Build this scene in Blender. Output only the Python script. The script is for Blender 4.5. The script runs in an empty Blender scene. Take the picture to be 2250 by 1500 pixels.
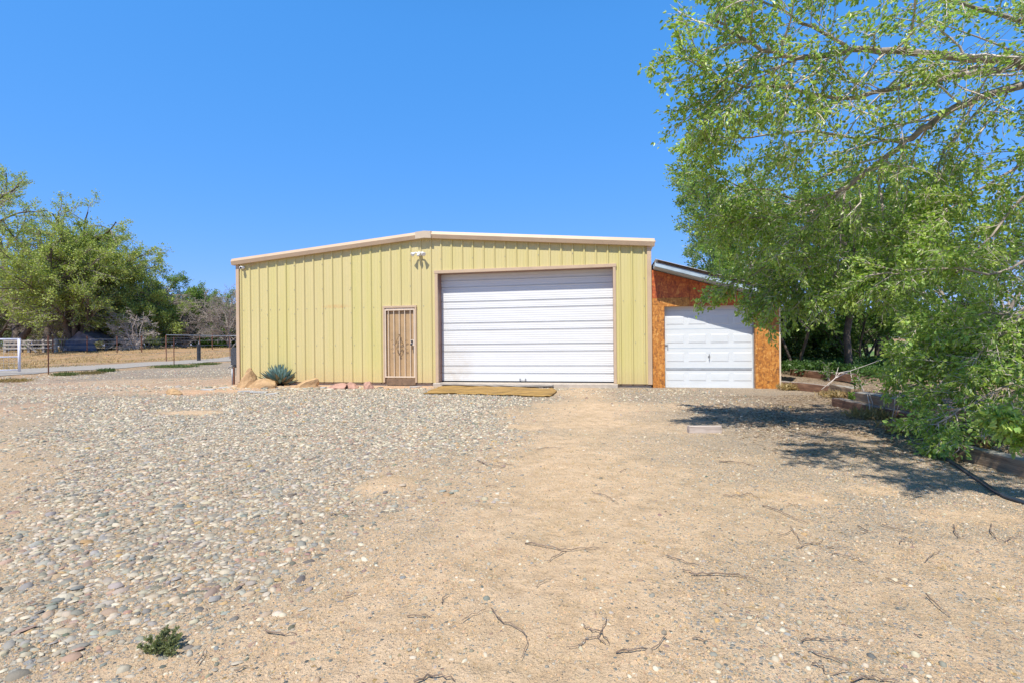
import bpy, bmesh, math, random
import numpy as np
from mathutils import Vector, Matrix, noise as mnoise
PI = math.pi
S = bpy.context.scene
COL = S.collection

# ------------------------------------------------------------------ camera
FPX, ROLL, CAMH = 1062.0, 0.010, 1.22
cam_d = bpy.data.cameras.new("camera"); cam = bpy.data.objects.new("camera", cam_d); COL.objects.link(cam)
cam_d.sensor_width = 36; cam_d.lens = 36 * FPX / 2250; cam_d.clip_end = 3000; cam_d.clip_start = 0.05
cam.location = (0, 0, CAMH); cam.rotation_euler = (math.radians(90), ROLL, 0)
S.camera = cam
# ------------------------------------------------------------------ world and sun
SUN_EL, SUN_AZ = math.radians(58), math.radians(22)      # azimuth: sun stands behind the camera, 22 deg to its left
W = bpy.data.worlds.new("World"); S.world = W; W.use_nodes = True
wn = W.node_tree; wn.nodes.clear()
sky = wn.nodes.new('ShaderNodeTexSky'); sky.sky_type = 'NISHITA'; sky.sun_disc = False
sky.sun_elevation = SUN_EL; sky.sun_rotation = PI + SUN_AZ
sky.altitude = 1500; sky.air_density = 1.0; sky.dust_density = 0.1; sky.ozone_density = 2.0
hs = wn.nodes.new('ShaderNodeHueSaturation'); hs.inputs['Saturation'].default_value = 1.18; hs.inputs['Hue'].default_value = .503
bg = wn.nodes.new('ShaderNodeBackground'); bg.inputs[1].default_value = 0.15
wo = wn.nodes.new('ShaderNodeOutputWorld')
wn.links.new(sky.outputs[0], hs.inputs['Color'])

# the clear desert sky is flatter and bluer than the model's: one response curve per channel, the same for every ray
_sp = wn.nodes.new('ShaderNodeSeparateColor'); _cb = wn.nodes.new('ShaderNodeCombineColor'); wn.links.new(hs.outputs[0], _sp.inputs[0])
for _i, (_k, _g) in enumerate([(.339, .687), (.50, .34), (.96, .30)]):
    _p = wn.nodes.new('ShaderNodeMath'); _p.operation = 'POWER'; _p.inputs[1].default_value = _g; wn.links.new(_sp.outputs[_i], _p.inputs[0])
    _m = wn.nodes.new('ShaderNodeMath'); _m.operation = 'MULTIPLY'; _m.inputs[1].default_value = _k * .252 ** (_g - 1); wn.links.new(_p.outputs[0], _m.inputs[0]); wn.links.new(_m.outputs[0], _cb.inputs[_i])
# deep blue zenith: sky dimmed above the view to cut its blue fill light
_tc = wn.nodes.new('ShaderNodeTexCoord'); _sx = wn.nodes.new('ShaderNodeSeparateXYZ'); wn.links.new(_tc.outputs['Generated'], _sx.inputs[0])
_mr = wn.nodes.new('ShaderNodeMapRange'); _mr.interpolation_type = 'SMOOTHSTEP'
for _i, _v in ((1, .52), (2, .95), (3, 1.0), (4, .34)): _mr.inputs[_i].default_value = _v
wn.links.new(_sx.outputs[2], _mr.inputs[0]); _vm = wn.nodes.new('ShaderNodeVectorMath'); _vm.operation = 'SCALE'
wn.links.new(_cb.outputs[0], _vm.inputs[0]); wn.links.new(_mr.outputs[0], _vm.inputs['Scale']); wn.links.new(_vm.outputs[0], bg.inputs[0])
wn.links.new(bg.outputs[0], wo.inputs[0])
sl = bpy.data.lights.new("sun", 'SUN'); sun = bpy.data.objects.new("sun", sl); COL.objects.link(sun)
sl.energy = 3.6; sl.angle = math.radians(0.5); sl.color = (1.0, 0.945, 0.85)
to_sun = Vector((-math.sin(SUN_AZ) * math.cos(SUN_EL), -math.cos(SUN_AZ) * math.cos(SUN_EL), math.sin(SUN_EL)))
sun.rotation_euler = to_sun.to_track_quat('Z', 'Y').to_euler()
sun.location = to_sun * 60
S.view_settings.view_transform = 'Standard'; S.view_settings.look = 'None'
S.view_settings.exposure = 0.82; S.view_settings.gamma = 1.0

# ------------------------------------------------------------------ layout helpers
def ray(px, py):
    a = (px - 1125) / FPX; b = -(py - 750) / FPX
    c, s = math.cos(ROLL), math.sin(ROLL)
    return Vector((a * c + b * s, 1, -a * s + b * c))
def G(px, py, z=0.0):
    d = ray(px, py); k = (z - CAMH) / d.z
    return Vector((d.x * k, d.y * k, z))
def D(px, py, depth):
    d = ray(px, py)
    return Vector((d.x * depth, depth, CAMH + d.z * depth))

def smooth(a, b, x):
    t = np.clip((x - a) / (b - a), 0, 1); return t * t * (3 - 2 * t)
def vnoise(x, y, seed=0):
    """cheap smooth value noise on arrays"""
    x = np.asarray(x, float); y = np.asarray(y, float)
    xi = np.floor(x); yi = np.floor(y); fx = x - xi; fy = y - yi
    fx = fx * fx * (3 - 2 * fx); fy = fy * fy * (3 - 2 * fy)
    def h(i, j):
        v = np.sin(i * 127.1 + j * 311.7 + seed * 74.7) * 43758.5453
        return v - np.floor(v)
    return (h(xi, yi) * (1 - fx) + h(xi + 1, yi) * fx) * (1 - fy) + (h(xi, yi + 1) * (1 - fx) + h(xi + 1, yi + 1) * fx) * fy
def fbm(x, y, seed=0, o=4):
    s = 0; a = .5; x = np.asarray(x, float); y = np.asarray(y, float)
    for k in range(o):
        s = s + a * vnoise(x, y, seed + k * 3.1); x = x * 2.03; y = y * 2.03; a *= .5
    return s / (1 - .5 ** o)

BX = [2.0, 3.6, 4.2, 4.9, 5.3, 5.7, 8.2, 8.9, 9.8, 10.9, 12.0, 16, 24]
BV = [4.85, 4.70, 4.58, 4.72, 5.4, 5.78, 6.02, 6.5, 7.0, 7.0, 7.05, 7.6, 9.0]
BHx = [2, 4.2, 5.3, 5.8, 8.4, 9.6, 11, 12.5, 18]; BHv = [.07, .08, .12, .29, .27, .16, .15, .22, .25]
def bank_edge(y): return np.interp(y, BX, BV)
def T(x, y):
    x = np.asarray(x, float); y = np.asarray(y, float)
    z = (fbm(x * .7, y * .7, 1) - .5) * .05 + (fbm(x * 3.1, y * 3.1, 5, 3) - .5) * .028
    z = z * smooth(60, 20, np.abs(y)) + 0
    near_b = smooth(2.2, .6, np.abs((x + 8.38) * .19 + (y - 14.78) * .98)) * smooth(-11, -8, x) * smooth(8, 6.5, x)
    z = z * (1 - near_b) + near_b * .0
    z = z + .80 * smooth(38, 54, y)
    b = smooth(.02, .16, x - bank_edge(y)) * smooth(22, 17, y)
    z = z + b * np.interp(y, BHx, BHv)
    z = z + .05 * smooth(.34, .03, np.hypot((x + 1.09) / 1.0, (y - 4.1) / 1.1)) # ant hill
    z = z + .07 * smooth(1.6, .2, np.hypot((x + 9.6) / 1.3, (y - 12.3) / .8))  # dirt rise by the corner
    return z
def Tz(x, y): return float(T(x, y))
def onG(px, py):
    p = G(px, py)
    for _ in range(5): p = G(px, py, Tz(p.x, p.y))
    return p

# ------------------------------------------------------------------ materials
def newmat(name):
    m = bpy.data.materials.new(name); m.use_nodes = True
    nt = m.node_tree; b = nt.nodes['Principled BSDF']
    return m, nt, b
class N:
    def __init__(s, nt): s.nt = nt
    def n(s, t, **k):
        o = s.nt.nodes.new(t)
        for a, v in k.items(): setattr(o, a, v)
        return o
    def l(s, a, b): s.nt.links.new(a, b)
    def math(s, op, a, b=None, clamp=False):
        o = s.n('ShaderNodeMath', operation=op); o.use_clamp = clamp
        for i, v in enumerate((a, b)):
            if v is None: continue
            if isinstance(v, (int, float)): o.inputs[i].default_value = v
            else: s.l(v, o.inputs[i])
        return o.outputs[0]
    def mix(s, f, a, b, bt='MIX'):
        o = s.n('ShaderNodeMix', data_type='RGBA', blend_type=bt)
        for i, v in ((0, f), (6, a), (7, b)):
            if isinstance(v, (int, float)): o.inputs[i].default_value = v
            elif isinstance(v, tuple): o.inputs[i].default_value = (*v[:3], 1)
            else: s.l(v, o.inputs[i])
        return o.outputs[2]
    def noise(s, vec, sc, det=4, rough=.55, out=0, dist=0):
        o = s.n('ShaderNodeTexNoise'); o.inputs['Scale'].default_value = sc; o.inputs['Detail'].default_value = det
        o.inputs['Roughness'].default_value = rough; o.inputs['Distortion'].default_value = dist
        if vec is not None: s.l(vec, o.inputs['Vector'])
        return o.outputs[out]
    def vor(s, vec, sc, feat='F1', rnd=1.0):
        o = s.n('ShaderNodeTexVoronoi', feature=feat); o.inputs['Scale'].default_value = sc
        o.inputs['Randomness'].default_value = rnd; s.l(vec, o.inputs['Vector']); return o
    def ramp(s, f, stops, interp='LINEAR'):
        o = s.n('ShaderNodeValToRGB'); cr = o.color_ramp; cr.interpolation = interp
        while len(cr.elements) < len(stops): cr.elements.new(.5)
        for e, (p, c) in zip(cr.elements, stops):
            e.position = p; e.color = (*c, 1) if isinstance(c, tuple) else (c, c, c, 1)
        s.l(f, o.inputs[0]); return o.outputs[0]
    def bump(s, h, st, dist=.01, nrm=None):
        o = s.n('ShaderNodeBump'); o.inputs['Strength'].default_value = st; o.inputs['Distance'].default_value = dist
        s.l(h, o.inputs['Height'])
        if nrm is not None: s.l(nrm, o.inputs['Normal'])
        return o.outputs[0]
    def scale(s, vec, v):
        o = s.n('ShaderNodeVectorMath', operation='MULTIPLY'); o.inputs[1].default_value = v; s.l(vec, o.inputs[0]); return o.outputs[0]

def simple(name, c, rough=.6, var=.12, sc=6, metal=0, bump=0, bsc=40, stretch=(1, 1, 1), c2=None, spec=None):
    m, nt, b = newmat(name); q = N(nt)
    tc = q.n('ShaderNodeTexCoord').outputs['Object']; v = q.scale(tc, stretch)
    n1 = q.noise(v, sc, 5, .6)
    dk = tuple(x * (1 - var * 1.6) for x in c) if c2 is None else c2
    lt = tuple(min(1, x * (1 + var)) for x in c)
    q.l(q.ramp(n1, [(.3, dk), (.7, lt)]), b.inputs['Base Color'])
    b.inputs['Roughness'].default_value = rough; b.inputs['Metallic'].default_value = metal
    if spec is not None: b.inputs['Specular IOR Level'].default_value = spec
    if bump: q.l(q.bump(q.noise(v, bsc, 5, .65), bump, .01), b.inputs['Normal'])
    return m

PEB = [(.0, (.55, .53, .48)), (.14, (.40, .41, .40)), (.26, (.62, .60, .55)), (.36, (.27, .30, .31)), (.46, (.50, .42, .34)), (.56, (.36, .38, .42)),
       (.66, (.66, .64, .60)), (.74, (.46, .33, .28)), (.80, (.16, .18, .19)), (.86, (.52, .50, .44)), (.94, (.50, .36, .18)), (.965, (.40, .40, .38))]
def ground_material():
    m, nt, b = newmat("ground"); q = N(nt)
    pos = q.n('ShaderNodeNewGeometry').outputs['Position']
    def att(nm):
        a = q.n('ShaderNodeAttribute', attribute_name=nm); s = q.n('ShaderNodeSeparateColor'); q.l(a.outputs['Color'], s.inputs[0]); return s.outputs
    A = att('m1'); B = att('m2')
    n_big = q.noise(pos, .9, 5, .6); n_mid = q.noise(pos, 7, 5, .65); n_fine = q.noise(pos, 90, 4, .7)
    sand = q.ramp(n_mid, [(.28, (.50, .345, .205)), (.5, (.67, .485, .305)), (.72, (.77, .57, .375))])
    sand = q.mix(q.ramp(n_fine, [(.35, 0.0), (.75, .5)]), sand, (.36, .25, .155))
    sand = q.mix(q.math('MULTIPLY', q.ramp(n_big, [(.42, 0.0), (.66, 1.0)]), .28), sand, (.40, .30, .17))
    sand = q.mix(q.math('MULTIPLY', B[2], .7), sand, (.56, .33, .205))
    sand = q.mix(q.math('MULTIPLY', q.math('MULTIPLY', A[1], q.ramp(n_big, [(.35, .25), (.65, 1.0)])), .62), sand, (.42, .335, .24))
    moss = q.math('MULTIPLY', q.ramp(q.noise(pos, 2.6, 6, .7), [(.50, 0.0), (.64, 1.0)]), q.ramp(q.noise(pos, 60, 3, .7), [(.4, .15), (.6, 1.0)]))
    sand = q.mix(q.math('MULTIPLY', moss, .52), sand, (.30, .22, .12))
    sand = q.mix(q.math('MULTIPLY', A[0], .75), sand, (.30, .235, .165))  # darker base colour puts shade into the gaps between cobbles
    # coarse stones for where the modelled pebbles end, fine gravel everywhere
    def stones(sc, dens, size, seed, dark=1.0):
        off = q.n('ShaderNodeVectorMath', operation='ADD'); off.inputs[1].default_value = (seed, seed * .7, 0); q.l(pos, off.inputs[0])
        wob = q.noise(off.outputs[0], sc * 1.3, 2, .5, out=1)
        vv = q.n('ShaderNodeVectorMath', operation='SCALE'); vv.inputs['Scale'].default_value = .5 / sc; q.l(wob, vv.inputs[0])
        ad = q.n('ShaderNodeVectorMath', operation='ADD'); q.l(off.outputs[0], ad.inputs[0]); q.l(vv.outputs[0], ad.inputs[1])
        v = q.vor(ad.outputs[0], sc)
        sp = q.n('ShaderNodeSeparateColor'); q.l(v.outputs['Color'], sp.inputs[0])
        col = q.ramp(sp.outputs[0], [(p, tuple(x * dark * t for x, t in zip(c, (.86, .80, .70)))) for p, c in PEB], 'CONSTANT')
        pres = q.math('LESS_THAN', sp.outputs[1], dens)
        sz = q.math('MULTIPLY', q.math('ADD', q.math('MULTIPLY', sp.outputs[2], .5), .5), size)
        ins = q.math('LESS_THAN', v.outputs['Distance'], sz)
        msk = q.math('MULTIPLY', pres, ins)
        hgt = q.math('MULTIPLY', msk, q.math('SUBTRACT', 1.0, q.math('POWER', v.outputs['Distance'], 2)))
        return col, msk, hgt
    c1, k1, h1 = stones(24, A[0], .62, 3.1)
    c2, k2, h2 = stones(62, A[1], .60, 9.7, .92)
    c3, k3, h3 = stones(150, q.math('MULTIPLY', A[1], 1.0), .55, 5.3, .85)
    col = q.mix(k3, sand, c3); col = q.mix(k2, col, c2); col = q.mix(k1, col, c1)
    # litter of dead leaves and twigs under the trees; also deepens their shade
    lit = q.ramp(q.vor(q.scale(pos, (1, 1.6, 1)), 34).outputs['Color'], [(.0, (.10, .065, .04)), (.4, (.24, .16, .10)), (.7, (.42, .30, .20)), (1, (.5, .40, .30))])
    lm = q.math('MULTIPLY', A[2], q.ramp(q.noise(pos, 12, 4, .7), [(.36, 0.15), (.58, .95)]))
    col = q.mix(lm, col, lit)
    gr = q.ramp(q.noise(pos, 3, 6, .7), [(.3, (.05, .11, .02)), (.7, (.14, .24, .05))])
    col = q.mix(B[0], col, gr)
    dr = q.ramp(q.noise(q.scale(pos, (1, .5, 1)), 2.2, 8, .75), [(.3, (.13, .10, .06)), (.46, (.30, .22, .125)), (.55, (.40, .23, .12)), (.75, (.38, .30, .17))])  # dry field; its dark streaks stand in for patches of shade
    col = q.mix(B[1], col, dr)
    q.l(col, b.inputs['Base Color']); b.inputs['Roughness'].default_value = .93; b.inputs['Specular IOR Level'].default_value = .25
    nr = q.bump(n_mid, .7, .06)
    nr = q.bump(n_fine, .9, .016, nr)
    hh = q.math('ADD', q.math('ADD', q.math('MULTIPLY', h1, 1.0), q.math('MULTIPLY', h2, .5)), q.math('MULTIPLY', h3, .25))
    nr = q.bump(hh, .9, .018, nr)
    q.l(nr, b.inputs['Normal'])
    return m
def col_mat(name, rough=.7, transl=0, bump=0, bsc=60, spec=.5):
    m, nt, b = newmat(name); q = N(nt)
    a = q.n('ShaderNodeAttribute', attribute_name='Col').outputs['Color']
    q.l(a, b.inputs['Base Color']); b.inputs['Roughness'].default_value = rough; b.inputs['Specular IOR Level'].default_value = spec
    if bump:
        tc = q.n('ShaderNodeTexCoord').outputs['Object']; nz = q.noise(tc, bsc, 4, .6)
        q.l(q.bump(nz, bump, .005), b.inputs['Normal'])
        q.l(q.mix(q.ramp(nz, [(.35, .0), (.7, .35)]), a, (.25, .2, .16)), b.inputs['Base Color'])
    if transl:
        t = q.n('ShaderNodeBsdfTranslucent'); g = q.mix(1.0, a, (1.05, 1.25, .45), 'MULTIPLY'); q.l(g, t.inputs[0])
        mx = q.n('ShaderNodeMixShader'); mx.inputs[0].default_value = transl
        q.l(b.outputs[0], mx.inputs[1]); q.l(t.outputs[0], mx.inputs[2])
        q.l(mx.outputs[0], nt.nodes['Material Output'].inputs[0])
    return m
def osb_mat(name, tones):
    m, nt, b = newmat(name); q = N(nt)
    tc = q.n('ShaderNodeTexCoord').outputs['Object']
    wob = q.noise(tc, 5, 3, .6, out=1)
    vv = q.n('ShaderNodeVectorMath', operation='SCALE'); vv.inputs['Scale'].default_value = .12; q.l(wob, vv.inputs[0])
    ad = q.n('ShaderNodeVectorMath', operation='ADD'); q.l(tc, ad.inputs[0]); q.l(vv.outputs[0], ad.inputs[1])
    v1 = q.vor(q.scale(ad.outputs[0], (1.0, 1, .35)), 34); v2 = q.vor(q.scale(ad.outputs[0], (.5, 1, 1)), 30)
    s1 = q.n('ShaderNodeSeparateColor'); q.l(v1.outputs['Color'], s1.inputs[0])
    s2 = q.n('ShaderNodeSeparateColor'); q.l(v2.outputs['Color'], s2.inputs[0])
    f = q.math('ADD', q.math('MULTIPLY', s1.outputs[0], .6), q.math('MULTIPLY', s2.outputs[0], .4))
    f = q.math('ADD', q.math('MULTIPLY', f, .6), q.math('MULTIPLY', q.noise(tc, 2.6, 4, .6), .4))
    c = q.ramp(f, [(.2, tones[0]), (.45, tones[1]), (.62, tones[2]), (.8, tones[3])])
    q.l(c, b.inputs['Base Color']); b.inputs['Roughness'].default_value = .55
    q.l(q.bump(f, .3, .006), b.inputs['Normal'])
    return m
def siding_mat():
    m, nt, b = newmat("yellow_siding"); q = N(nt)
    tc = q.n('ShaderNodeTexCoord').outputs['Object']
    st = q.noise(q.scale(tc, (3.2, 1, .25)), 1.4, 5, .6)
    c = q.ramp(st, [(.3, (.54, .482, .185)), (.5, (.565, .495, .21)), (.7, (.59, .51, .24))])
    # sheets differ a little from one another
    sx = q.n('ShaderNodeSeparateXYZ'); q.l(tc, sx.inputs[0])
    wn_ = q.n('ShaderNodeTexWhiteNoise', noise_dimensions='1D'); q.l(q.math('FLOOR', q.math('DIVIDE', q.math('SUBTRACT', sx.outputs[0], .15), .9144)), wn_.inputs['W'])
    c = q.mix(q.math('MULTIPLY', wn_.outputs[0], .4), c, (.58, .47, .26))
    # rust smear and splash dirt near the ground
    dx = q.math('DIVIDE', q.math('SUBTRACT', sx.outputs[0], 3.3), .55); dz = q.math('DIVIDE', q.math('SUBTRACT', sx.outputs[2], 2.29), .07)
    rr = q.math('ADD', q.math('MULTIPLY', dx, dx), q.math('MULTIPLY', dz, dz))
    rm = q.math('MULTIPLY', q.math('SUBTRACT', 1.0, rr, True), q.ramp(q.noise(tc, 14, 4, .7), [(.35, 0.0), (.7, .6)]))
    c = q.mix(rm, c, (.55, .20, .06))
    dm = q.math('MULTIPLY', q.math('SUBTRACT', 1.0, q.math('DIVIDE', sx.outputs[2], .55), True), q.math('MULTIPLY', q.noise(tc, 7, 5, .7), .95))
    c = q.mix(dm, c, (.50, .34, .19))
    q.l(c, b.inputs['Base Color']); b.inputs['Roughness'].default_value = .42; b.inputs['Specular IOR Level'].default_value = .35
    q.l(q.bump(q.noise(q.scale(tc, (1, 1, .5)), 2.2, 3, .5), .12, .02), b.inputs['Normal'])
    return m
def door_white_mat(name, base, dirt, dx0, sat=1):
    m, nt, b = newmat(name); q = N(nt)
    tc = q.n('ShaderNodeTexCoord').outputs['Object']
    sx = q.n('ShaderNodeSeparateXYZ'); q.l(tc, sx.inputs[0])
    st = q.noise(q.scale(tc, (.6, 1, 4)), 2.0, 6, .65)
    c = q.ramp(st, [(.3, tuple(x * .93 for x in base)), (.65, base)])
    a = q.math('DIVIDE', q.math('SUBTRACT', sx.outputs[0], dx0), .55)
    g = q.math('SUBTRACT', 1.0, q.math('MULTIPLY', a, a), True)
    lo = q.math('SUBTRACT', 1.0, q.math('DIVIDE', sx.outputs[2], 1.5), True)
    d = q.math('MULTIPLY', q.math('MULTIPLY', g, lo), q.ramp(q.noise(tc, 5, 5, .7), [(.3, .1), (.7, .7)]))
    c = q.mix(d, c, dirt)
    c = q.mix(q.math('MULTIPLY', q.ramp(q.noise(q.scale(tc, (1, 1, 3)), 3.1, 6, .75), [(.55, 0.0), (.75, .3)]), 1.0), c, tuple(x * .75 for x in base))
    q.l(c, b.inputs['Base Color']); b.inputs['Roughness'].default_value = .4; b.inputs['Specular IOR Level'].default_value = .4
    return m
def wood_mat(name, c1, c2, c3, rough=.85, top=None):
    m, nt, b = newmat(name); q = N(nt)
    tc = q.n('ShaderNodeTexCoord').outputs['Object']; v = q.scale(tc, (1.2, 14, 14))
    n1 = q.noise(v, 2.2, 6, .7, dist=.6); n2 = q.noise(tc, 3.3, 5, .6)
    c = q.ramp(n1, [(.3, c1), (.55, c2), (.75, c3)])
    c = q.mix(q.ramp(n2, [(.45, 0.0), (.7, .55)]), c, tuple(x * .6 for x in c2))
    if top is not None:
        sz = q.n('ShaderNodeSeparateXYZ'); q.l(q.n('ShaderNodeNewGeometry').outputs['Normal'], sz.inputs[0])
        c = q.mix(q.math('MULTIPLY', q.ramp(sz.outputs[2], [(.55, 0.0), (.8, 1.0)]), .85), c, q.ramp(n1, [(.3, tuple(x * .45 for x in top)), (.6, top)]))
    q.l(c, b.inputs['Base Color']); b.inputs['Roughness'].default_value = rough
    q.l(q.bump(n1, .6, .012), b.inputs['Normal'])
    return m

M = {}
M['ground'] = ground_material()
M['siding'] = siding_mat()
M['tan'] = simple('tan_trim', (.51, .375, .25), .45, .05, 3)
M['tan_roof'] = simple('tan_roof', (.54, .44, .32), .45, .05, 3)
M['brown'] = simple('brown_jamb', (.30, .17, .13), .5, .08, 4)
M['door_white'] = door_white_mat('white_door', (.69, .70, .70), (.50, .42, .31), 6.9)
M['door2'] = door_white_mat('white_panel_door', (.66, .69, .70), (.55, .54, .50), 13.0)
M['osb'] = osb_mat('orange_osb', [(.20, .08, .02), (.44, .165, .028), (.54, .225, .04), (.64, .34, .10)])
M['osb_red'] = osb_mat('red_osb', [(.22, .045, .015), (.42, .085, .02), (.52, .13, .025), (.62, .24, .06)])
M['fascia'] = simple('pale_blue_fascia', (.40, .49, .56), .5, .12, 5)
M['tin'] = simple('white_tin', (.72, .70, .68), .4, .08, 5)
M['darkwood'] = simple('dark_wood', (.14, .09, .06), .8, .2, 8)
M['screen'] = simple('tan_screen', (.42, .28, .145), .75, .10, 3, bump=.2, bsc=300)
M['bar'] = simple('tan_iron', (.66, .54, .41), .45, .05, 6)
M['bar_dark'] = simple('brown_iron', (.20, .13, .07), .5, .05, 6)
M['black'] = simple('black_plastic', (.025, .027, .03), .45, .2, 8)
M['white'] = simple('white_plastic', (.80, .80, .80), .35, .03, 8)
M['steel'] = simple('grey_steel', (.35, .35, .34), .4, .15, 8, metal=.6)
M['zinc'] = simple('galvanised', (.40, .42, .44), .5, .12, 6, metal=.3)
M['rust'] = simple('rusty_steel', (.20, .085, .05), .8, .25, 12)
M['concrete'] = simple('concrete', (.46, .40, .33), .9, .12, 9, bump=.3, bsc=50)
M['sill'] = simple('brown_sill', (.20, .13, .08), .85, .2, 9)
M['rock'] = simple('sandstone', (.47, .31, .16), .92, .22, 3.2, bump=.8, bsc=9, c2=(.28, .17, .08))
M['rock_pink'] = simple('pink_sandstone', (.45, .26, .19), .92, .2, 5, bump=.7, bsc=12)
M['slab'] = simple('pale_flagstone', (.42, .41, .39), .9, .2, 6, bump=.5, bsc=20)
M['mat'] = simple('ochre_carpet', (.35, .21, .06), .97, .35, 3, bump=.9, bsc=60, stretch=(.6, 2.4, 1))
M['board'] = wood_mat('grey_board', (.20, .17, .14), (.40, .36, .31), (.50, .46, .40))
M['timber'] = wood_mat('grey_timber', (.08, .055, .04), (.29, .20, .125), (.42, .33, .23), top=(.38, .36, .31))
M['timber_red'] = wood_mat('red_timber', (.06, .03, .022), (.22, .11, .062), (.30, .20, .13), top=(.34, .30, .26))
M['block'] = wood_mat('pale_block', (.25, .19, .15), (.50, .42, .36), (.58, .50, .44))
M['hose'] = simple('blue_black_hose', (.03, .045, .065), .4, .2, 8)
M['twig'] = simple('dry_twig', (.22, .16, .12), .9, .35, 20)
M['bark'] = simple('dark_bark', (.13, .10, .08), .95, .3, 8, bump=.6, bsc=25)
M['bark_grey'] = simple('grey_bark', (.34, .29, .25), .95, .3, 8, bump=.6, bsc=25)
M['bark_pale'] = simple('pale_bark', (.56, .49, .43), .9, .25, 14, bump=.4, bsc=30)
M['leaf'] = col_mat('leaf', .36, .46, spec=.55)
M['leaf_far'] = col_mat('leaf_far', .6, .35, spec=.2)
M['agave'] = col_mat('agave_leaf', .5, 0, spec=.4)
M['pebble'] = col_mat('pebble', .75, 0, .5, 90, spec=.3)
M['gravel'] = col_mat('gravel', .85, 0, spec=.2)
M['litter'] = col_mat('litter', .9, .1, spec=.1)
M['tarp'] = simple('dark_tarp', (.16, .14, .16), .7, .3, 2)
M['tarp_blue'] = simple('blue_tarp', (.045, .06, .11), .6, .3, 2)
M['white_paint'] = simple('white_pipe', (.72, .72, .80), .45, .1, 10)
M['drive'] = simple('driveway_gravel', (.33, .295, .25), .95, .22, 14, bump=.5, bsc=40)
M['mesh_black'] = simple('black_mesh', (.05, .055, .065), .6, .9, 30, c2=(.01, .01, .012), bump=1, bsc=60)

# ------------------------------------------------------------------ object helpers
def tag(o, label=None, cat=None, group=None, kind=None):
    if label: o['label'] = label
    if cat: o['category'] = cat
    if group: o['group'] = group
    if kind: o['kind'] = kind
    return o
def empty(name, loc=(0, 0, 0), rz=0):
    o = bpy.data.objects.new(name, None); COL.objects.link(o); o.location = loc; o.rotation_euler = (0, 0, rz)
    o.empty_display_size = .1
    return o
def fast(name, V, F, mat, parent=None, col=None, smooth_=False, nf=None):
    """V (n,3), F (m,k) arrays (or list of arrays of differing k)"""
    me = bpy.data.meshes.new(name); V = np.asarray(V, np.float32)
    Fs = F if isinstance(F, list) and isinstance(F[0], np.ndarray) else [np.array(F)]
    Fs = [np.asarray(f, np.int32) for f in Fs if len(f)]
    loops = np.concatenate([f.ravel() for f in Fs]); cnt = np.concatenate([np.full(len(f), f.shape[1], np.int32) for f in Fs])
    st = np.concatenate([[0], np.cumsum(cnt)[:-1]]).astype(np.int32)
    me.vertices.add(len(V)); me.vertices.foreach_set('co', V.ravel())
    me.loops.add(len(loops)); me.loops.foreach_set('vertex_index', loops)
    me.polygons.add(len(cnt)); me.polygons.foreach_set('loop_start', st); me.polygons.foreach_set('loop_total', cnt)
    me.polygons.foreach_set('use_smooth', np.full(len(cnt), smooth_, bool))
    me.update(calc_edges=True)
    if col is not None:
        for nm, c in (col.items() if isinstance(col, dict) else [('Col', col)]):
            a = me.color_attributes.new(nm, 'FLOAT_COLOR', 'POINT')
            cc = np.ones((len(V), 4), np.float32); cc[:, :3] = c; a.data.foreach_set('color', cc.ravel())
    me.materials.append(mat)
    o = bpy.data.objects.new(name, me); COL.objects.link(o); o.parent = parent
    return o
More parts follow.
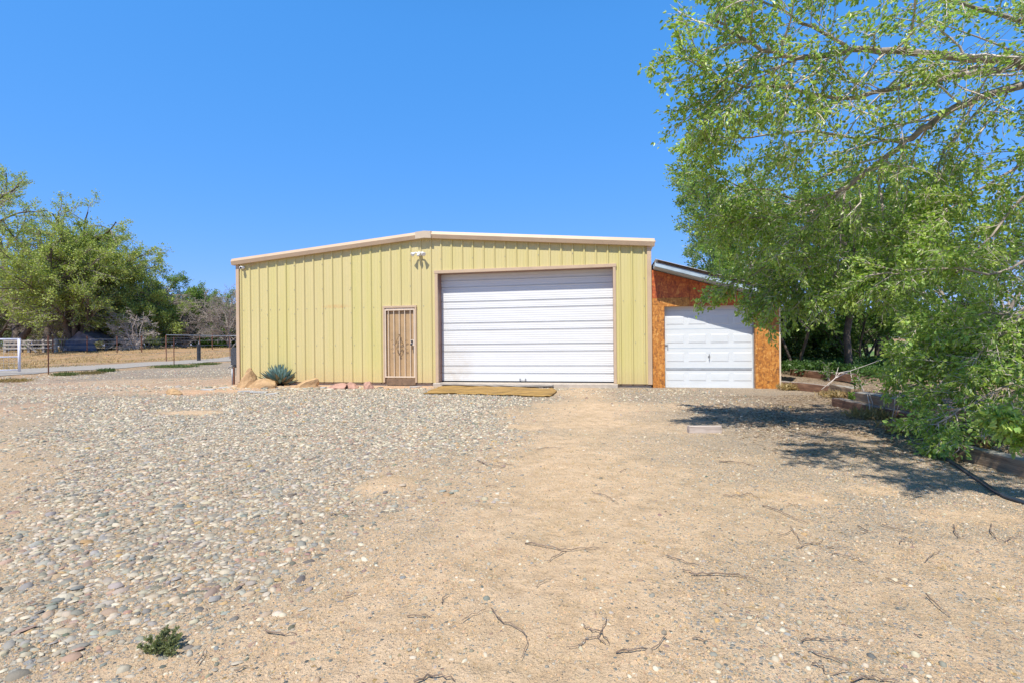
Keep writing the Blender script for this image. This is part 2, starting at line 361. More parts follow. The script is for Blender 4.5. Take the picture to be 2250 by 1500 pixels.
class MB:
    def __init__(s): s.v = []; s.f = []
    def poly(s, pts, faces):
        b = len(s.v); s.v += [tuple(p) for p in pts]; s.f += [tuple(b + i for i in f) for f in faces]; return s
    def box(s, a, b, jit=0):
        (x0, y0, z0), (x1, y1, z1) = a, b
        return s.poly([(x0, y0, z0), (x1, y0, z0), (x1, y1, z0), (x0, y1, z0), (x0, y0, z1), (x1, y0, z1), (x1, y1, z1), (x0, y1, z1)],
                      [(0, 3, 2, 1), (4, 5, 6, 7), (0, 1, 5, 4), (1, 2, 6, 5), (2, 3, 7, 6), (3, 0, 4, 7)])
    def tube(s, pts, r, n=8, cap=True):
        pts = [Vector(p) for p in pts]; rs = r if isinstance(r, (list, tuple)) else [r] * len(pts)
        b = len(s.v); up = None
        for i, p in enumerate(pts):
            d = (pts[min(i + 1, len(pts) - 1)] - pts[max(i - 1, 0)]).normalized()
            if up is None: up = d.orthogonal().normalized()
            else: up = (up - d * up.dot(d)).normalized()
            w = d.cross(up)
            for k in range(n):
                a = 2 * PI * k / n; s.v.append(tuple(p + (up * math.cos(a) + w * math.sin(a)) * rs[i]))
        for i in range(len(pts) - 1):
            for k in range(n):
                s.f.append((b + i * n + k, b + i * n + (k + 1) % n, b + (i + 1) * n + (k + 1) % n, b + (i + 1) * n + k))
        if cap:
            s.f.append(tuple(b + k for k in reversed(range(n)))); s.f.append(tuple(b + (len(pts) - 1) * n + k for k in range(n)))
        return s
    def prism(s, prof, path):
        """prof: list of (y,z) offsets; path: list of 2 points (x,y,z); swept"""
        b = len(s.v); n = len(prof)
        for p in path:
            for (y, z) in prof: s.v.append((p[0], p[1] + y, p[2] + z))
        for i in range(len(path) - 1):
            for k in range(n):
                s.f.append((b + i * n + k, b + i * n + (k + 1) % n, b + (i + 1) * n + (k + 1) % n, b + (i + 1) * n + k))
        s.f.append(tuple(b + k for k in reversed(range(n)))); s.f.append(tuple(b + (len(path) - 1) * n + k for k in range(n)))
        return s
    def build(s, name, mat, parent=None, bevel=0, smooth_=False, seg=1):
        me = bpy.data.meshes.new(name); me.from_pydata(s.v, [], s.f); me.materials.append(mat)
        bm = bmesh.new(); bm.from_mesh(me)
        bmesh.ops.recalc_face_normals(bm, faces=bm.faces)
        if bevel:
            bmesh.ops.bevel(bm, geom=list(bm.edges), offset=bevel, segments=seg, affect='EDGES', clamp_overlap=True)
        bm.to_mesh(me); bm.free()
        if smooth_:
            for p in me.polygons: p.use_smooth = True
        o = bpy.data.objects.new(name, me); COL.objects.link(o); o.parent = parent
        return o

# ------------------------------------------------------------------ ground
def masks(x, y):
    xb = np.interp(y, [1.5, 2.2, 3.2, 5.5, 8.5, 11.5, 14], [-1.5, -1.1, -.75, -.5, .1, .8, 1.2])
    wob = (fbm(x * .8, y * .8, 11) - .5) * 2.2
    cob = smooth(.5, -.9, x - xb + wob * .9)
    corner = smooth(.2, 1.4, (x + 1.05) + (y - 1.7) * .9 + 1.6 + (fbm(x * 2, y * 2, 3) - .5) * 1.2)     # sandy near corner
    cob = cob * (.12 + .88 * corner)
    n2 = fbm(x * 1.3 + 7, y * 1.3, 21)
    cob = cob * (.72 + .28 * smooth(.30, .48, n2))
    fine = .34 + .55 * smooth(.42, .62, fbm(x * .9, y * .9, 31)) * .8
    right = smooth(.6, 2.4, x - .12 * y)
    xc = np.interp(y, [1.6, 3, 6, 10], [-.15, .35, .95, 1.6]); track = np.exp(-((x - xc + (fbm(x * .9, y * .6, 19) - .5) * .8) / .55) ** 2)
    fine = fine * (.62 + .5 * right)
    nb = smooth(2.4, .9, np.abs((x + 8.38) * .19 + (y - 14.78) * .98 + 1.3))
    grey = nb * smooth(-.4, 1.5, x) * smooth(9, 6, x)
    fine = np.clip(fine + grey * .9, 0, 1)
    fine = fine * (1 - .75 * track) + .25 * cob
    # bare sand patches
    bare = np.zeros_like(x)
    for (cx, cy, r, ry) in [(-1.09, 4.1, .29, .30), (-5.8, 8.7, .7, .35), (.15, 6.9, .3, .25), (.75, 7.0, .2, .2), (-9.6, 13.2, 3.6, 1.9), (-12, 16, 3.5, 2.2), (2.2, 3.7, .35, .2), (3.1, 3.3, .4, .2), (2.9, 3.9, .25, .15)]:
        bare = np.maximum(bare, smooth(1.15, .65, np.hypot((x - cx) / r, (y - cy) / ry) + (fbm(x * 4, y * 4, 8) - .5) * .5))
    dwall = (x + 8.38) * .19 + (y - 14.78) * .98       # 0 at facade
    strip = smooth(-1.15, -.75, dwall + (fbm(x * 2, y * 2, 9) - .5) * .4) * smooth(-12, -10, x) * smooth(-1.6, -2.4, x)
    bare = np.maximum(bare, strip)
    cob = cob * (1 - bare); fine = fine * (1 - .85 * bare)
    leftfar = smooth(-7.5, -10, x) * smooth(8, 12, y)
    cob = cob * (1 - .55 * leftfar); fine = np.clip(fine + .35 * leftfar, 0, 1)
    pink = smooth(-4, -9, x) * smooth(7, 11, y) * smooth(26, 20, y) * (.3 + .9 * smooth(.4, .6, fbm(x * .5, y * .5, 77)))
    pink = np.maximum(pink, strip * .7)
    be = x - bank_edge(y)
    lit = smooth(-3.6, -1.2, be + (fbm(x * 1.2, y * 1.2, 41) - .5) * 2.0) * smooth(3.6, 5.4, y + np.clip(be, -1, 1)) * smooth(26, 18, y) * smooth(11.2, 9.6, y + np.clip(-be, 0, 3) * .0 - smooth(0, 1, be) * 20)  # litter mask, stretched over the tree shadow to darken it
    grass = smooth(17, 19, y) * smooth(8, 11, x) * smooth(70, 50, y) * (.35 + .65 * smooth(.35, .55, fbm(x * .3, y * .3, 51)))
    dry = smooth(-22, -25, x) * smooth(12, 20, y) + smooth(46, 54, y); dry = np.clip(dry, 0, 1) * (1 - grass)
    verge = smooth(-18.4, -19.4, x + (fbm(x, y, 15) - .5) * 1.5) * smooth(10, 16, y) * .7
    dry = np.maximum(dry, verge)
    cob = cob * (1 - dry) * (1 - grass); fine = fine * (1 - dry) * (1 - grass)
    return cob, np.clip(fine, 0, 1), np.clip(lit, 0, 1), grass, dry, np.clip(pink, 0, 1)

def build_ground():
    n = 460
    u = np.linspace(-1, 1, n); xs = 900 * np.sinh(8 * u) / np.sinh(8) + 0.0
    v = np.linspace(-1, 1, n); ys = 900 * np.sinh(8 * v) / np.sinh(8) + 5.5
    X, Y = np.meshgrid(xs, ys); Z = T(X, Y)
    V = np.stack([X.ravel(), Y.ravel(), Z.ravel()], 1)
    i = np.arange(n * n).reshape(n, n)
    F = np.stack([i[:-1, :-1].ravel(), i[:-1, 1:].ravel(), i[1:, 1:].ravel(), i[1:, :-1].ravel()], 1)
    c, f, l, g, d, p = masks(X.ravel(), Y.ravel())
    # the modelled pebbles take over near the camera
    k = smooth(6.5, 9.5, np.hypot(X.ravel(), Y.ravel()))
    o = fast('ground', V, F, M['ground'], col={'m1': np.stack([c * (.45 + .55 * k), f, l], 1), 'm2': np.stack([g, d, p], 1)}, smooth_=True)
    tag(o, kind='structure')
build_ground()

PAL = np.array([.86, .80, .68])[None] * np.array([(.58, .56, .51), (.40, .41, .40), (.64, .62, .57), (.25, .28, .29), (.50, .42, .34), (.34, .37, .42), (.68, .66, .62), (.46, .33, .29), (.15, .17, .18), (.50, .48, .42), (.52, .38, .20), (.30, .33, .33), (.33, .25, .25), (.42, .44, .46)])
PW = np.array([12, 10, 11, 13, 8, 8, 11, 6, 8, 7, 2.5, 9, 4, 7.]); PW /= PW.sum()
def domes(name, pts, size, mat, seed, ns=7, two=True, flat=(.14, .36), sink=.15, elong=(1.0, 1.9), pal=PAL, pw=PW):
    rg = np.random.default_rng(seed); k = len(pts)
    ang = rg.normal(.35, .7, k); el = rg.uniform(*elong, k); a = size * .5 * np.sqrt(el); bb = size * .5 / np.sqrt(el)
    h = bb * 2 * rg.uniform(*flat, k)
    th = np.arange(ns) * 2 * PI / ns
    rings = [(1.0, -sink), (.80, .62)] if two else [(1.0, -sink)]
    Vs = []
    jit = 1 + rg.uniform(-.22, .20, (k, ns))
    tx, ty = rg.normal(0, .12, k), rg.normal(0, .12, k)
    def put(lx, ly, lz):
        x = lx * np.cos(ang)[:, None] - ly * np.sin(ang)[:, None]; y = lx * np.sin(ang)[:, None] + ly * np.cos(ang)[:, None]
        z = lz + x * tx[:, None] + y * ty[:, None]
        return np.stack([pts[:, 0:1] + x, pts[:, 1:2] + y, pts[:, 2:3] + z], 2)
    for (r, z) in rings:
        Vs.append(put(a[:, None] * np.cos(th) * r * jit, bb[:, None] * np.sin(th) * r * jit, h[:, None] * np.full((1, ns), z)))
    Vs.append(put(np.zeros((k, 1)), np.zeros((k, 1)), h[:, None] * 1.0))
    V = np.concatenate(Vs, 1); nv = V.shape[1]
    base = (np.arange(k) * nv)[:, None]
    F = []
    j = np.arange(ns); j2 = (j + 1) % ns
    if two:
        F.append((base[:, :, None] + np.stack([j, j2, ns + j2, ns + j], 1)[None]).reshape(-1, 4))
        F.append((base[:, :, None] + np.stack([ns + j, ns + j2, np.full(ns, 2 * ns)], 1)[None]).reshape(-1, 3))
    else:
        F.append((base[:, :, None] + np.stack([j, j2, np.full(ns, ns)], 1)[None]).reshape(-1, 3))
    ci = rg.choice(len(pal), k, p=pw); c = pal[ci] * rg.uniform(.78, 1.12, (k, 1)) + rg.normal(0, .010, (k, 3))
    c = np.clip(c, .01, 1) ** 1.12; dd = rg.beta(1.1, 3.2, (k, 1)) * .6; c = c * (1 - dd) + np.array([[.54, .425, .295]]) * dd
    C = np.repeat(np.clip(c, .02, .85), nv, 0)
    return fast(name, V.reshape(-1, 3), F, mat, col=C, smooth_=True)
def frustum_pts(rg, n, y0, y1, power=1.0, marg=1.12, xmin=-99, xmax=99):
    # uniform in area over the view wedge
    y = np.sqrt(rg.uniform(y0 ** 2, y1 ** 2, n)) if power == 1 else (rg.uniform(y0 ** power, y1 ** power, n)) ** (1 / power)
    x = rg.uniform(-marg, marg, n) * y
    k = (x > xmin) & (x < xmax); return x[k], y[k]
def scatter():
    rg = np.random.default_rng(7)
    # river pebbles: jittered hexagonal packing so that they lie side by side
    def hexgrid(x0, x1, y0, y1, s):
        xs = np.arange(x0, x1, s); ys = np.arange(y0, y1, s * .82)
        X, Y = np.meshgrid(xs, ys); X = X + (np.arange(len(ys)) % 2)[:, None] * s * .5
        X = X.ravel() + rg.uniform(-.30, .30, X.size) * s; Y = Y.ravel() + rg.uniform(-.30, .30, Y.size) * s
        k = (np.abs(X) < 1.12 * Y + .3); return X[k], Y[k]
    x, y = hexgrid(-10, 4, 1.35, 8.4, .040)
    c, f, l, g, d, p = masks(x, y)
    keep = rg.random(len(x)) < np.clip(c * 1.0, 0, .93) * smooth(8.4, 7.6, y)
    x, y = x[keep], y[keep]
    sz = rg.lognormal(math.log(.029), .36, len(x)).clip(.010, .070)
    k = y < 5.6
    pts = np.stack([x, y, T(x, y) + .001], 1)
    tag(domes('pebbles', pts[k], sz[k], M['pebble'], 3), 'rounded grey white and blue river pebbles strewn over the sand', 'pebbles', kind='stuff')
    tag(domes('pebbles', pts[~k], sz[~k], M['gravel'], 4, ns=5), 'packed pale river pebbles in front of the yellow building', 'pebbles', kind='stuff')
    x, y = hexgrid(-16, 5, 7.5, 14.6, .056)
    c, f, l, g, d, p = masks(x, y); dw = (x + 8.38) * .19 + (y - 14.78) * .98
    keep = (rg.random(len(x)) < np.clip(c * .62 + .18 * f, 0, .9) * smooth(7.6, 8.4, y)) & (dw < -.25); x, y = x[keep], y[keep]
    sz = rg.lognormal(math.log(.040), .3, len(x)).clip(.02, .08)
    tag(domes('pebbles', np.stack([x, y, T(x, y) + .001], 1), sz, M['gravel'], 14, ns=5, two=False, flat=(.3, .6)), 'distant pebbles spread before the building wall', 'pebbles', kind='stuff')
    x, y = hexgrid(-27, -7.5, 10.5, 24, .085)
    keep = (rg.random(len(x)) < .05 + .28 * smooth(.45, .60, fbm(x * .7, y * .7, 29))) & ((x < -10) | (y < 13)) & (x > -20.8 + 0 * y) ; x, y = x[keep], y[keep]
    tag(domes('pebbles', np.stack([x, y, T(x, y) + .001], 1), rg.lognormal(math.log(.048), .3, len(x)), M['gravel'], 15, ns=5, two=False, flat=(.3, .6)), 'thin pebble cover on the pinkish ground left of the building', 'pebbles', kind='stuff')
    # scattered small pebbles in the sand
    x, y = frustum_pts(rg, 60000, 1.4, 9.0, 1.7)
    c, f, l, g, d, p = masks(x, y); cl = smooth(.38, .62, fbm(x * 1.7, y * 1.7, 91))
    keep = rg.random(len(x)) < (.10 + .9 * cl * f + .45 * smooth(.0, .5, c)) * (1 - .9 * (f < .06)); x, y = x[keep], y[keep]
    sz = rg.lognormal(math.log(.012), .45, len(x)).clip(.005, .034)
    pts = np.stack([x, y, T(x, y)], 1)
    tag(domes('gravel', pts, sz, M['gravel'], 5, ns=6, flat=(.25, .5)), 'small loose gravel lying in the tan sand', 'gravel', kind='stuff')
    x, y = frustum_pts(rg, 150000, 1.35, 6.0, 1.5)
    c, f, l, g, d, p = masks(x, y); cl = smooth(.30, .62, fbm(x * 2.3, y * 2.3, 61))
    keep = rg.random(len(x)) < (.16 + .95 * cl * f); x, y = x[keep], y[keep]
    sz = rg.lognormal(math.log(.006), .35, len(x)).clip(.003, .016)
    pal = np.concatenate([PAL * .9, np.array([(.55, .38, .22)] * 6)]); pw = np.concatenate([PW * .6, np.full(6, .4 / 6)])
    tag(domes('grit', np.stack([x, y, T(x, y)], 1), sz, M['gravel'], 6, ns=4, two=False, flat=(.5, .9), pal=pal, pw=pw), 'fine grit scattered over the sandy yard', 'grit', kind='stuff')
    x, y = frustum_pts(rg, 80000, 1.35, 5.5, 1.4); cl = smooth(.45, .62, fbm(x * 3, y * 3, 83))
    keep = rg.random(len(x)) < .15 + .85 * cl; x, y = x[keep], y[keep]
    pal = np.array([(.56, .40, .25), (.50, .36, .22), (.36, .25, .15), (.30, .225, .14), (.50, .355, .215)])
    tag(domes('soil_crumbs', np.stack([x, y, T(x, y)], 1), rg.lognormal(math.log(.0065), .4, len(x)).clip(.003, .016), M['gravel'], 16, ns=5, two=False, flat=(.4, .8), elong=(1, 1.5), pal=pal, pw=np.full(5, .2)), 'small crumbs of dry tan soil on the yard', 'soil crumbs', kind='stuff')
    # pale stones near the building corner
    n = 330
    x = rg.uniform(-12.0, -2.2, n); dw = rg.normal(-1.05, .22, n); y = 14.78 + (dw - (x + 8.38) * .19) / .98
    keep = (x > -10.2) | (rg.random(n) < .4); x, y = x[keep], y[keep]
    pts = np.stack([x, y, T(x, y)], 1)
    tag(domes('stone_chips', pts, rg.lognormal(math.log(.07), .45, len(x)).clip(.03, .24), M['gravel'], 8, ns=6, flat=(.2, .4)), 'pale flat stones edging the dirt strip below the yellow wall', 'stones', kind='stuff')
    # litter
    n = 60000
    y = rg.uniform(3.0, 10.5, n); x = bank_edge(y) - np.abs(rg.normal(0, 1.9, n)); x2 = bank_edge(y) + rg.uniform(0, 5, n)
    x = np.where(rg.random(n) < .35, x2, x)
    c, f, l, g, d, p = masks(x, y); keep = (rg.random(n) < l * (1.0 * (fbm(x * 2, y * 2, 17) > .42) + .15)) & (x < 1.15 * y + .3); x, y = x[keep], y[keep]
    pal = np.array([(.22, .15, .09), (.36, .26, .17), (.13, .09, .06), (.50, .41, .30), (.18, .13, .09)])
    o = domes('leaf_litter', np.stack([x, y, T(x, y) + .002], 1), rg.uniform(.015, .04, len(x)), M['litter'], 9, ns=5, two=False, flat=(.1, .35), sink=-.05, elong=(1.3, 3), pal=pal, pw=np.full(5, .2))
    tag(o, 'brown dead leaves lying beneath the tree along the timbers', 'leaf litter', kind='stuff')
scatter()

def ribbon(name, pts, mat, lift=.01, **kw):
    V = []; F = []
    n = 40; m = 6
    L = [p[0] for p in pts]; Rr = [p[1] for p in pts]
    for i in range(n + 1):
        t = i / n * (len(pts) - 1); k = min(int(t), len(pts) - 2); u = t - k
        a = Vector(L[k]).lerp(Vector(L[k + 1]), u); b = Vector(Rr[k]).lerp(Vector(Rr[k + 1]), u)
        for j in range(m + 1):
            p = a.lerp(b, j / m); e = .35 * math.sin(i * 1.7) * (1 if j in (0, m) else 0)
            V.append((p.x + e, p.y, Tz(p.x + e, p.y) + lift))
    for i in range(n):
        for j in range(m):
            a = i * (m + 1) + j; F.append((a, a + 1, a + m + 2, a + m + 1))
    return fast(name, V, F, mat, smooth_=True)
tag(ribbon('driveway', [((-28.5, 4), (-22.0, 4)), ((-27.3, 20), (-21.4, 20)), ((-26.2, 32), (-21.0, 32)), ((-25, 42), (-20.0, 42)), ((-21, 56), (-14, 56)), ((-8, 70), (0, 66))], M['drive'], .02), kind='structure')

# ------------------------------------------------------------------ metal building
TH = math.radians(10.96); O = Vector((-8.38, 14.78, 0))
bld = empty('metal_building', O, -TH)
tag(bld, 'long yellow ribbed metal workshop with tan roof trim and white roll-up door', 'building')
WIDE, SL = 12.19, 1 / 12
def zt(s, base=3.72): return base + (6.095 - abs(s - 6.095)) * SL
def siding():
    mb = MB()
    pts = [(.0, 0)]
    k = 0
    while True:
        c = .14 + .3048 * k
        if c > WIDE - .05: break
        pts += [(c - .036, 0), (c - .014, -.034), (c + .014, -.034), (c + .036, 0)]
        for m_ in (.11, .195): pts += [(c + m_ - .014, 0), (c + m_, -.005), (c + m_ + .014, 0)]
        k += 1
    pts.append((WIDE, 0)); pts = [p for p in pts if 0 <= p[0] <= WIDE]
    cuts = [4.80, 5.79, 6.36, 11.30]
    for c in cuts:
        for i in range(len(pts) - 1):
            (a, ya), (b, yb) = pts[i], pts[i + 1]
            if a < c < b: pts.insert(i + 1, (c, ya + (yb - ya) * (c - a) / (b - a))); break
    for i in range(len(pts) - 1):
        (a, ya), (b, yb) = pts[i], pts[i + 1]; mid = (a + b) / 2
        z0 = .09
        if 4.80 < mid < 5.79: z0 = 2.25
        if 6.36 < mid < 11.30: z0 = 3.19
        zz = [z0] + [z for z in (1.2, 2.3) if z > z0 + .1]
        for q_ in range(len(zz)):
            lo = zz[q_]
            if q_ + 1 < len(zz): h1 = h2 = zz[q_ + 1]
            else: h1, h2 = zt(a), zt(b)
            mb.poly([(a, ya, lo), (b, yb, lo), (b, yb, h2), (a, ya, h1)], [(0, 1, 2, 3)])
    mb.build('siding', M['siding'], bld)
    # screws
    pos = []
    for zrow in (1.16, 2.24):
        s = .22
        while s < WIDE - .1:
            if not (4.7 < s < 5.9 and zrow < 2.3) and not (6.3 < s < 11.35 and zrow < 3.2): pos.append((s, -.006, zrow))
            s += .3048 * (1 if zrow > 2 else 2)
    for k in range(1, 14):
        s = .14 + .3048 * 3 * k; z = .65
        while z < zt(s) - .3:
            if not (4.7 < s < 5.9 and z < 2.35) and not (6.3 < s < 11.35 and z < 3.3) and s < WIDE - .1: pos.append((s, -.038, z))
            z += .72
    sc = MB().tube([(0, 0, 0), (0, -.006, 0)], .011, 6).build('screw', M['steel'], bld)
    for k, p in enumerate(pos[:98]):
        o = sc if k == 0 else sc.copy()
        if k: COL.objects.link(o); o.parent = bld
        o.location = p
siding()
mb = MB()   # other walls
DEEP = 18.0
mb.box((-.03, .10, .09), (.0, DEEP, 3.72)); mb.box((WIDE, .10, .09), (WIDE + .03, DEEP, 3.72))
mb.poly([(0, DEEP, .09), (WIDE, DEEP, .09), (WIDE, DEEP, 3.72), (6.095, DEEP, zt(6.095)), (0, DEEP, 3.72)], [(0, 1, 2, 3, 4)])
mb.build('side_walls', M['siding'], bld)
mb = MB()
for sgn, a, b in ((1, -.14, 6.095), (-1, WIDE + .14, 6.095)):
    za = 3.76 - .14 * SL; zb = zt(6.095, 3.76)
    mb.poly([(a, .02, za), (b, .02, zb), (b, DEEP + .1, zb), (a, DEEP + .1, za), (a, .02, za + .03), (b, .02, zb + .03), (b, DEEP + .1, zb + .03), (a, DEEP + .1, za + .03)],
            [(0, 1, 2, 3), (4, 5, 6, 7), (0, 1, 5, 4), (1, 2, 6, 5), (2, 3, 7, 6), (3, 0, 4, 7)])
mb.build('roof', M['tan_roof'], bld)
prof = [(.0, .0), (.0, .195), (-.10, .195), (-.155, .105), (-.12, .0)]
for a, b in ((-.10, 6.095), (6.095, WIDE + .10)):
    MB().prism(prof, [(a, -.002, zt(a, 3.62)), (b, -.002, zt(b, 3.62))]).build('rake_trim', M['tan'], bld)
cap = MB(); cp = [(.003, -.004), (.003, .204), (-.105, .204), (-.172, .190), (-.172, -.004)]
cap.prism(cp, [(5.84, 0, zt(5.84, 3.62)), (6.095, 0, zt(6.095, 3.62)), (6.30, 0, zt(6.30, 3.62))]); cap.build('peak_cap', M['tan_roof'], bld)
for a in (-.022, WIDE - .085):
    m_ = MB(); m_.box((a, -.045, .08), (a + .107, .10, 3.63)); m_.build('corner_trim', M['tan'], bld, .004)
for a_, b_ in ((.02, 4.82), (5.78, 6.34), (11.32, WIDE)): MB().box((a_, -.012, .055), (b_, -.002, .089)).build('base_trim', M['darkwood'], bld)
MB().box((0, .02, -.1), (WIDE, DEEP, .085)).build('slab', M['concrete'], bld)
# roll-up door
REC = .27
dl, dr, dt = 6.44, 11.24, 3.13
o = MB().box((dl - .10, -.052, dt), (dr + .09, .02, dt + .085)).build('door_header', M['tan'], bld, .003)
MB().box((dl - .085, -.045, .10), (dl, .02, dt)).build('door_trim', M['tan'], bld, .003)
MB().box((dr, -.045, .10), (dr + .075, .02, dt)).build('door_trim', M['tan'], bld, .003)
MB().box((dl - .03, .021, .10), (dl - .001, REC + .06, dt + .02)).build('door_jamb', M['brown'], bld)
MB().box((dr + .001, .021, .10), (dr + .03, REC + .06, dt + .02)).build('door_jamb', M['brown'], bld)
MB().box((dl - .03, .021, dt - .0), (dr + .03, REC + .06, dt + .03)).build('door_soffit', M['brown'], bld)
def rollup():
    groove = [.232, .437, .84, 1.04, 1.435, 1.636, 2.04, 2.24, 2.645, 2.83]
    edges = [0.0] + groove + [3.06]
    P = []   # (z, y)
    for a, b in zip(edges[:-1], edges[1:]):
        P += [(a + .002, .024), (a + .013, .024), (a + .016, 0.0)]
        n = max(2, round((b - a) / .066)); st = (b - a - .024) / n
        for k in range(n):
            z = a + .012 + st * (k + .5); 
            P += [(z - st * .30, 0.0), (z - st * .18, .0022), (z + st * .18, .0022), (z + st * .30, 0.0)]
        P += [(b - .008, -.006), (b - .003, .024)]
    V = []; F = []
    for z, y in P: V += [(dl + .002, REC + y, .115 + z), (dr - .002, REC + y, .115 + z)]
    for i in range(len(P) - 1): F.append((2 * i, 2 * i + 1, 2 * i + 3, 2 * i + 2))
    m_ = MB(); m_.poly(V, F); m_.box((dl, REC + .03, .11), (dr, REC + .05, 3.16))
    d = m_.build('roll_up_door', M['door_white'], bld)
    MB().box((dl + .004, REC - .012, .100), (dr - .004, REC + .02, .128)).build('bottom_seal', M['black'], d)
    h = MB(); hx = 8.78
    h.tube([(hx - .075, REC - .01, .17), (hx - .07, REC - .04, .165), (hx - .03, REC - .045, .155), (hx + .03, REC - .045, .155), (hx + .07, REC - .04, .165), (hx + .075, REC - .01, .17)], .008, 6)
    h.box((hx - .095, REC - .014, .145), (hx - .06, REC - .002, .20)); h.box((hx + .06, REC - .014, .145), (hx + .095, REC - .002, .20))
    h.build('handle', M['steel'], d)
rollup()
MB().box((dl - .12, -.16, -.05), (dr + .10, REC + .1, .094)).build('door_threshold', M['concrete'], bld, .01)
# security door
def secdoor():
    sd = empty('security_door', (0, 0, 0)); sd.parent = bld
    a, b, z0, z1 = 4.84, 5.755, .235, 2.16
    MB().box((a - .05, -.05, z0 - .14), (a, .02, 2.20)).box((b, -.05, z0 - .14), (b + .045, .02, 2.20)).box((a - .055, -.052, 2.20), (b + .05, .02, 2.26)).build('door_frame', M['tan'], sd, .003)
    MB().box((a + .004, .018, .10), (b - .004, .05, 2.19)).build('mesh_screen', M['screen'], sd)
    MB().box((a + .003, -.047, z0), (a + .037, -.012, z1)).box((b - .037, -.047, z0), (b - .003, -.012, z1)).box((a + .037, -.047, z1 - .035), (b - .037, -.012, z1)).box((a + .037, -.047, z0), (b - .037, -.012, z0 + .032)).build('leaf_frame', M['bar'], sd, .003)
    MB().box((a + .02, -.03, 2.163), (b - .02, .0, 2.197)).build('top_rail', M['bar'], sd, .002)
    for k in range(5):
        x = a + .112 + k * .1655 + (.0)
        MB().box((x - .008, -.040, z0 + .03), (x + .008, -.024, z1 - .034)).build('bar', M['bar'], sd)
    cx = a + .112 + 2 * .1655; cz = 1.16
    sc = MB()
    def scroll(x, z, r, flipx, flipz, turns=1.15):
        pts = []
        for i in range(14):
            t = i / 13; ang = t * turns * 2 * PI; rr = r * (1 - .75 * t)
            pts.append((x + flipx * (rr * math.cos(ang)), -.047, z + flipz * rr * math.sin(ang)))
        sc.tube(pts, .0065, 5)
    for fx in (-1, 1):
        for fz in (-1, 1):
            sc.tube([(cx, -.047, cz + fz * .255), (cx + fx * .035, -.047, cz + fz * .20), (cx + fx * .085, -.047, cz + fz * .11), (cx + fx * .105, -.047, cz + fz * .02)], .0065, 5)
            scroll(cx + fx * .05, cz + fz * .055, .042, fx, fz)
            scroll(cx + fx * .018, cz + fz * .275, .02, fx, fz, .8)
            scroll(cx + fx * .205, cz + fz * .105, .040, fx, fz, .8)
    sc.build('scroll_ornament', M['bar_dark'], sd, smooth_=True)
    MB().box((b - .125, -.052, 1.13), (b - .02, -.046, 1.30)).build('lock_plate', M['bar'], sd)
    k_ = MB(); k_.tube([(b - .085, -.053, 1.255), (b - .085, -.085, 1.255)], .030, 10); k_.build('deadbolt', M['black'], sd, smooth_=True); k_ = MB(); k_.tube([(b - .085, -.053, 1.165), (b - .085, -.075, 1.165), (b - .085, -.11, 1.165), (b - .085, -.125, 1.165)], [.014, .014, .034, .022], 10)
    k_.build('knob', M['black'], sd, smooth_=True)
    MB().box((a + .03, -.03, .02), (b - .0, .03, z0 - .025)).build('door_sill', M['sill'], sd)
secdoor()
MB().tube([(3.75, -.001, 2.76), (3.75, -.004, 2.76)], .012, 8).build('hole', M['black'], bld)

# flood light and cameras hang on the wall: things of their own
def local(x, y, z): return O + Matrix.Rotation(-TH, 3, 'Z') @ Vector((x, y, z))
fl = empty('flood_light', local(5.93, -.035, 3.70), -TH)
tag(fl, 'white twin-head motion flood light on the yellow wall below the roof peak', 'light')
MB().tube([(0, 0, .0), (0, -.035, 0)], .055, 14).tube([(0, -.035, 0), (0, -.07, .01)], [.04, .03], 12).build('mounting_plate', M['white'], fl, smooth_=True)
MB().tube([(0, -.10, -.01), (.0, -.14, -.05), (0, -.15, -.09)], [.042, .045, .02], 10).build('motion_sensor', M['white'], fl, smooth_=True)
MB().tube([(0, -.05, .0), (0, -.10, .02), (-.0, -.12, .0)], .03, 10).build('bracket', M['white'], fl, smooth_=True)
for sx in (-1, 1):
    h = MB(); dr_ = Vector((sx * .55, -.6, -.55)).normalized(); p0 = Vector((sx * .10, -.09, .03))
    h.tube([(sx * .02, -.07, .02), p0], .016, 8); h.tube([p0, p0 + dr_ * .06, p0 + dr_ * .13, p0 + dr_ * .135], [.02, .034, .062, .050], 14)
    h.build('lamp_head', M['white'], fl, smooth_=True)
cm = empty('security_camera', local(.245, -.03, 3.535), -TH)
tag(cm, 'small white dome camera with black lens at the left end of the yellow wall', 'camera')
MB().tube([(0, 0, 0), (0, -.03, 0)], .045, 14).build('mount', M['white'], cm, smooth_=True)
MB().tube([(0, -.03, 0), (.0, -.08, -.01), (.01, -.125, -.02), (.012, -.13, -.02)], [.03, .047, .047, .035], 14).build('housing', M['white'], cm, smooth_=True)
MB().tube([(.012, -.13, -.02), (.014, -.145, -.024)], [.034, .026], 14).build('lens', M['black'], cm, smooth_=True)
tag(MB().tube([local(.42, -.02, 3.575), local(.50, -.05, 3.60), local(.62, -.055, 3.635)], .01, 6).build('conduit', M['tan'], None), 'short tan wire cover under the roof trim beside the dome camera', 'conduit')

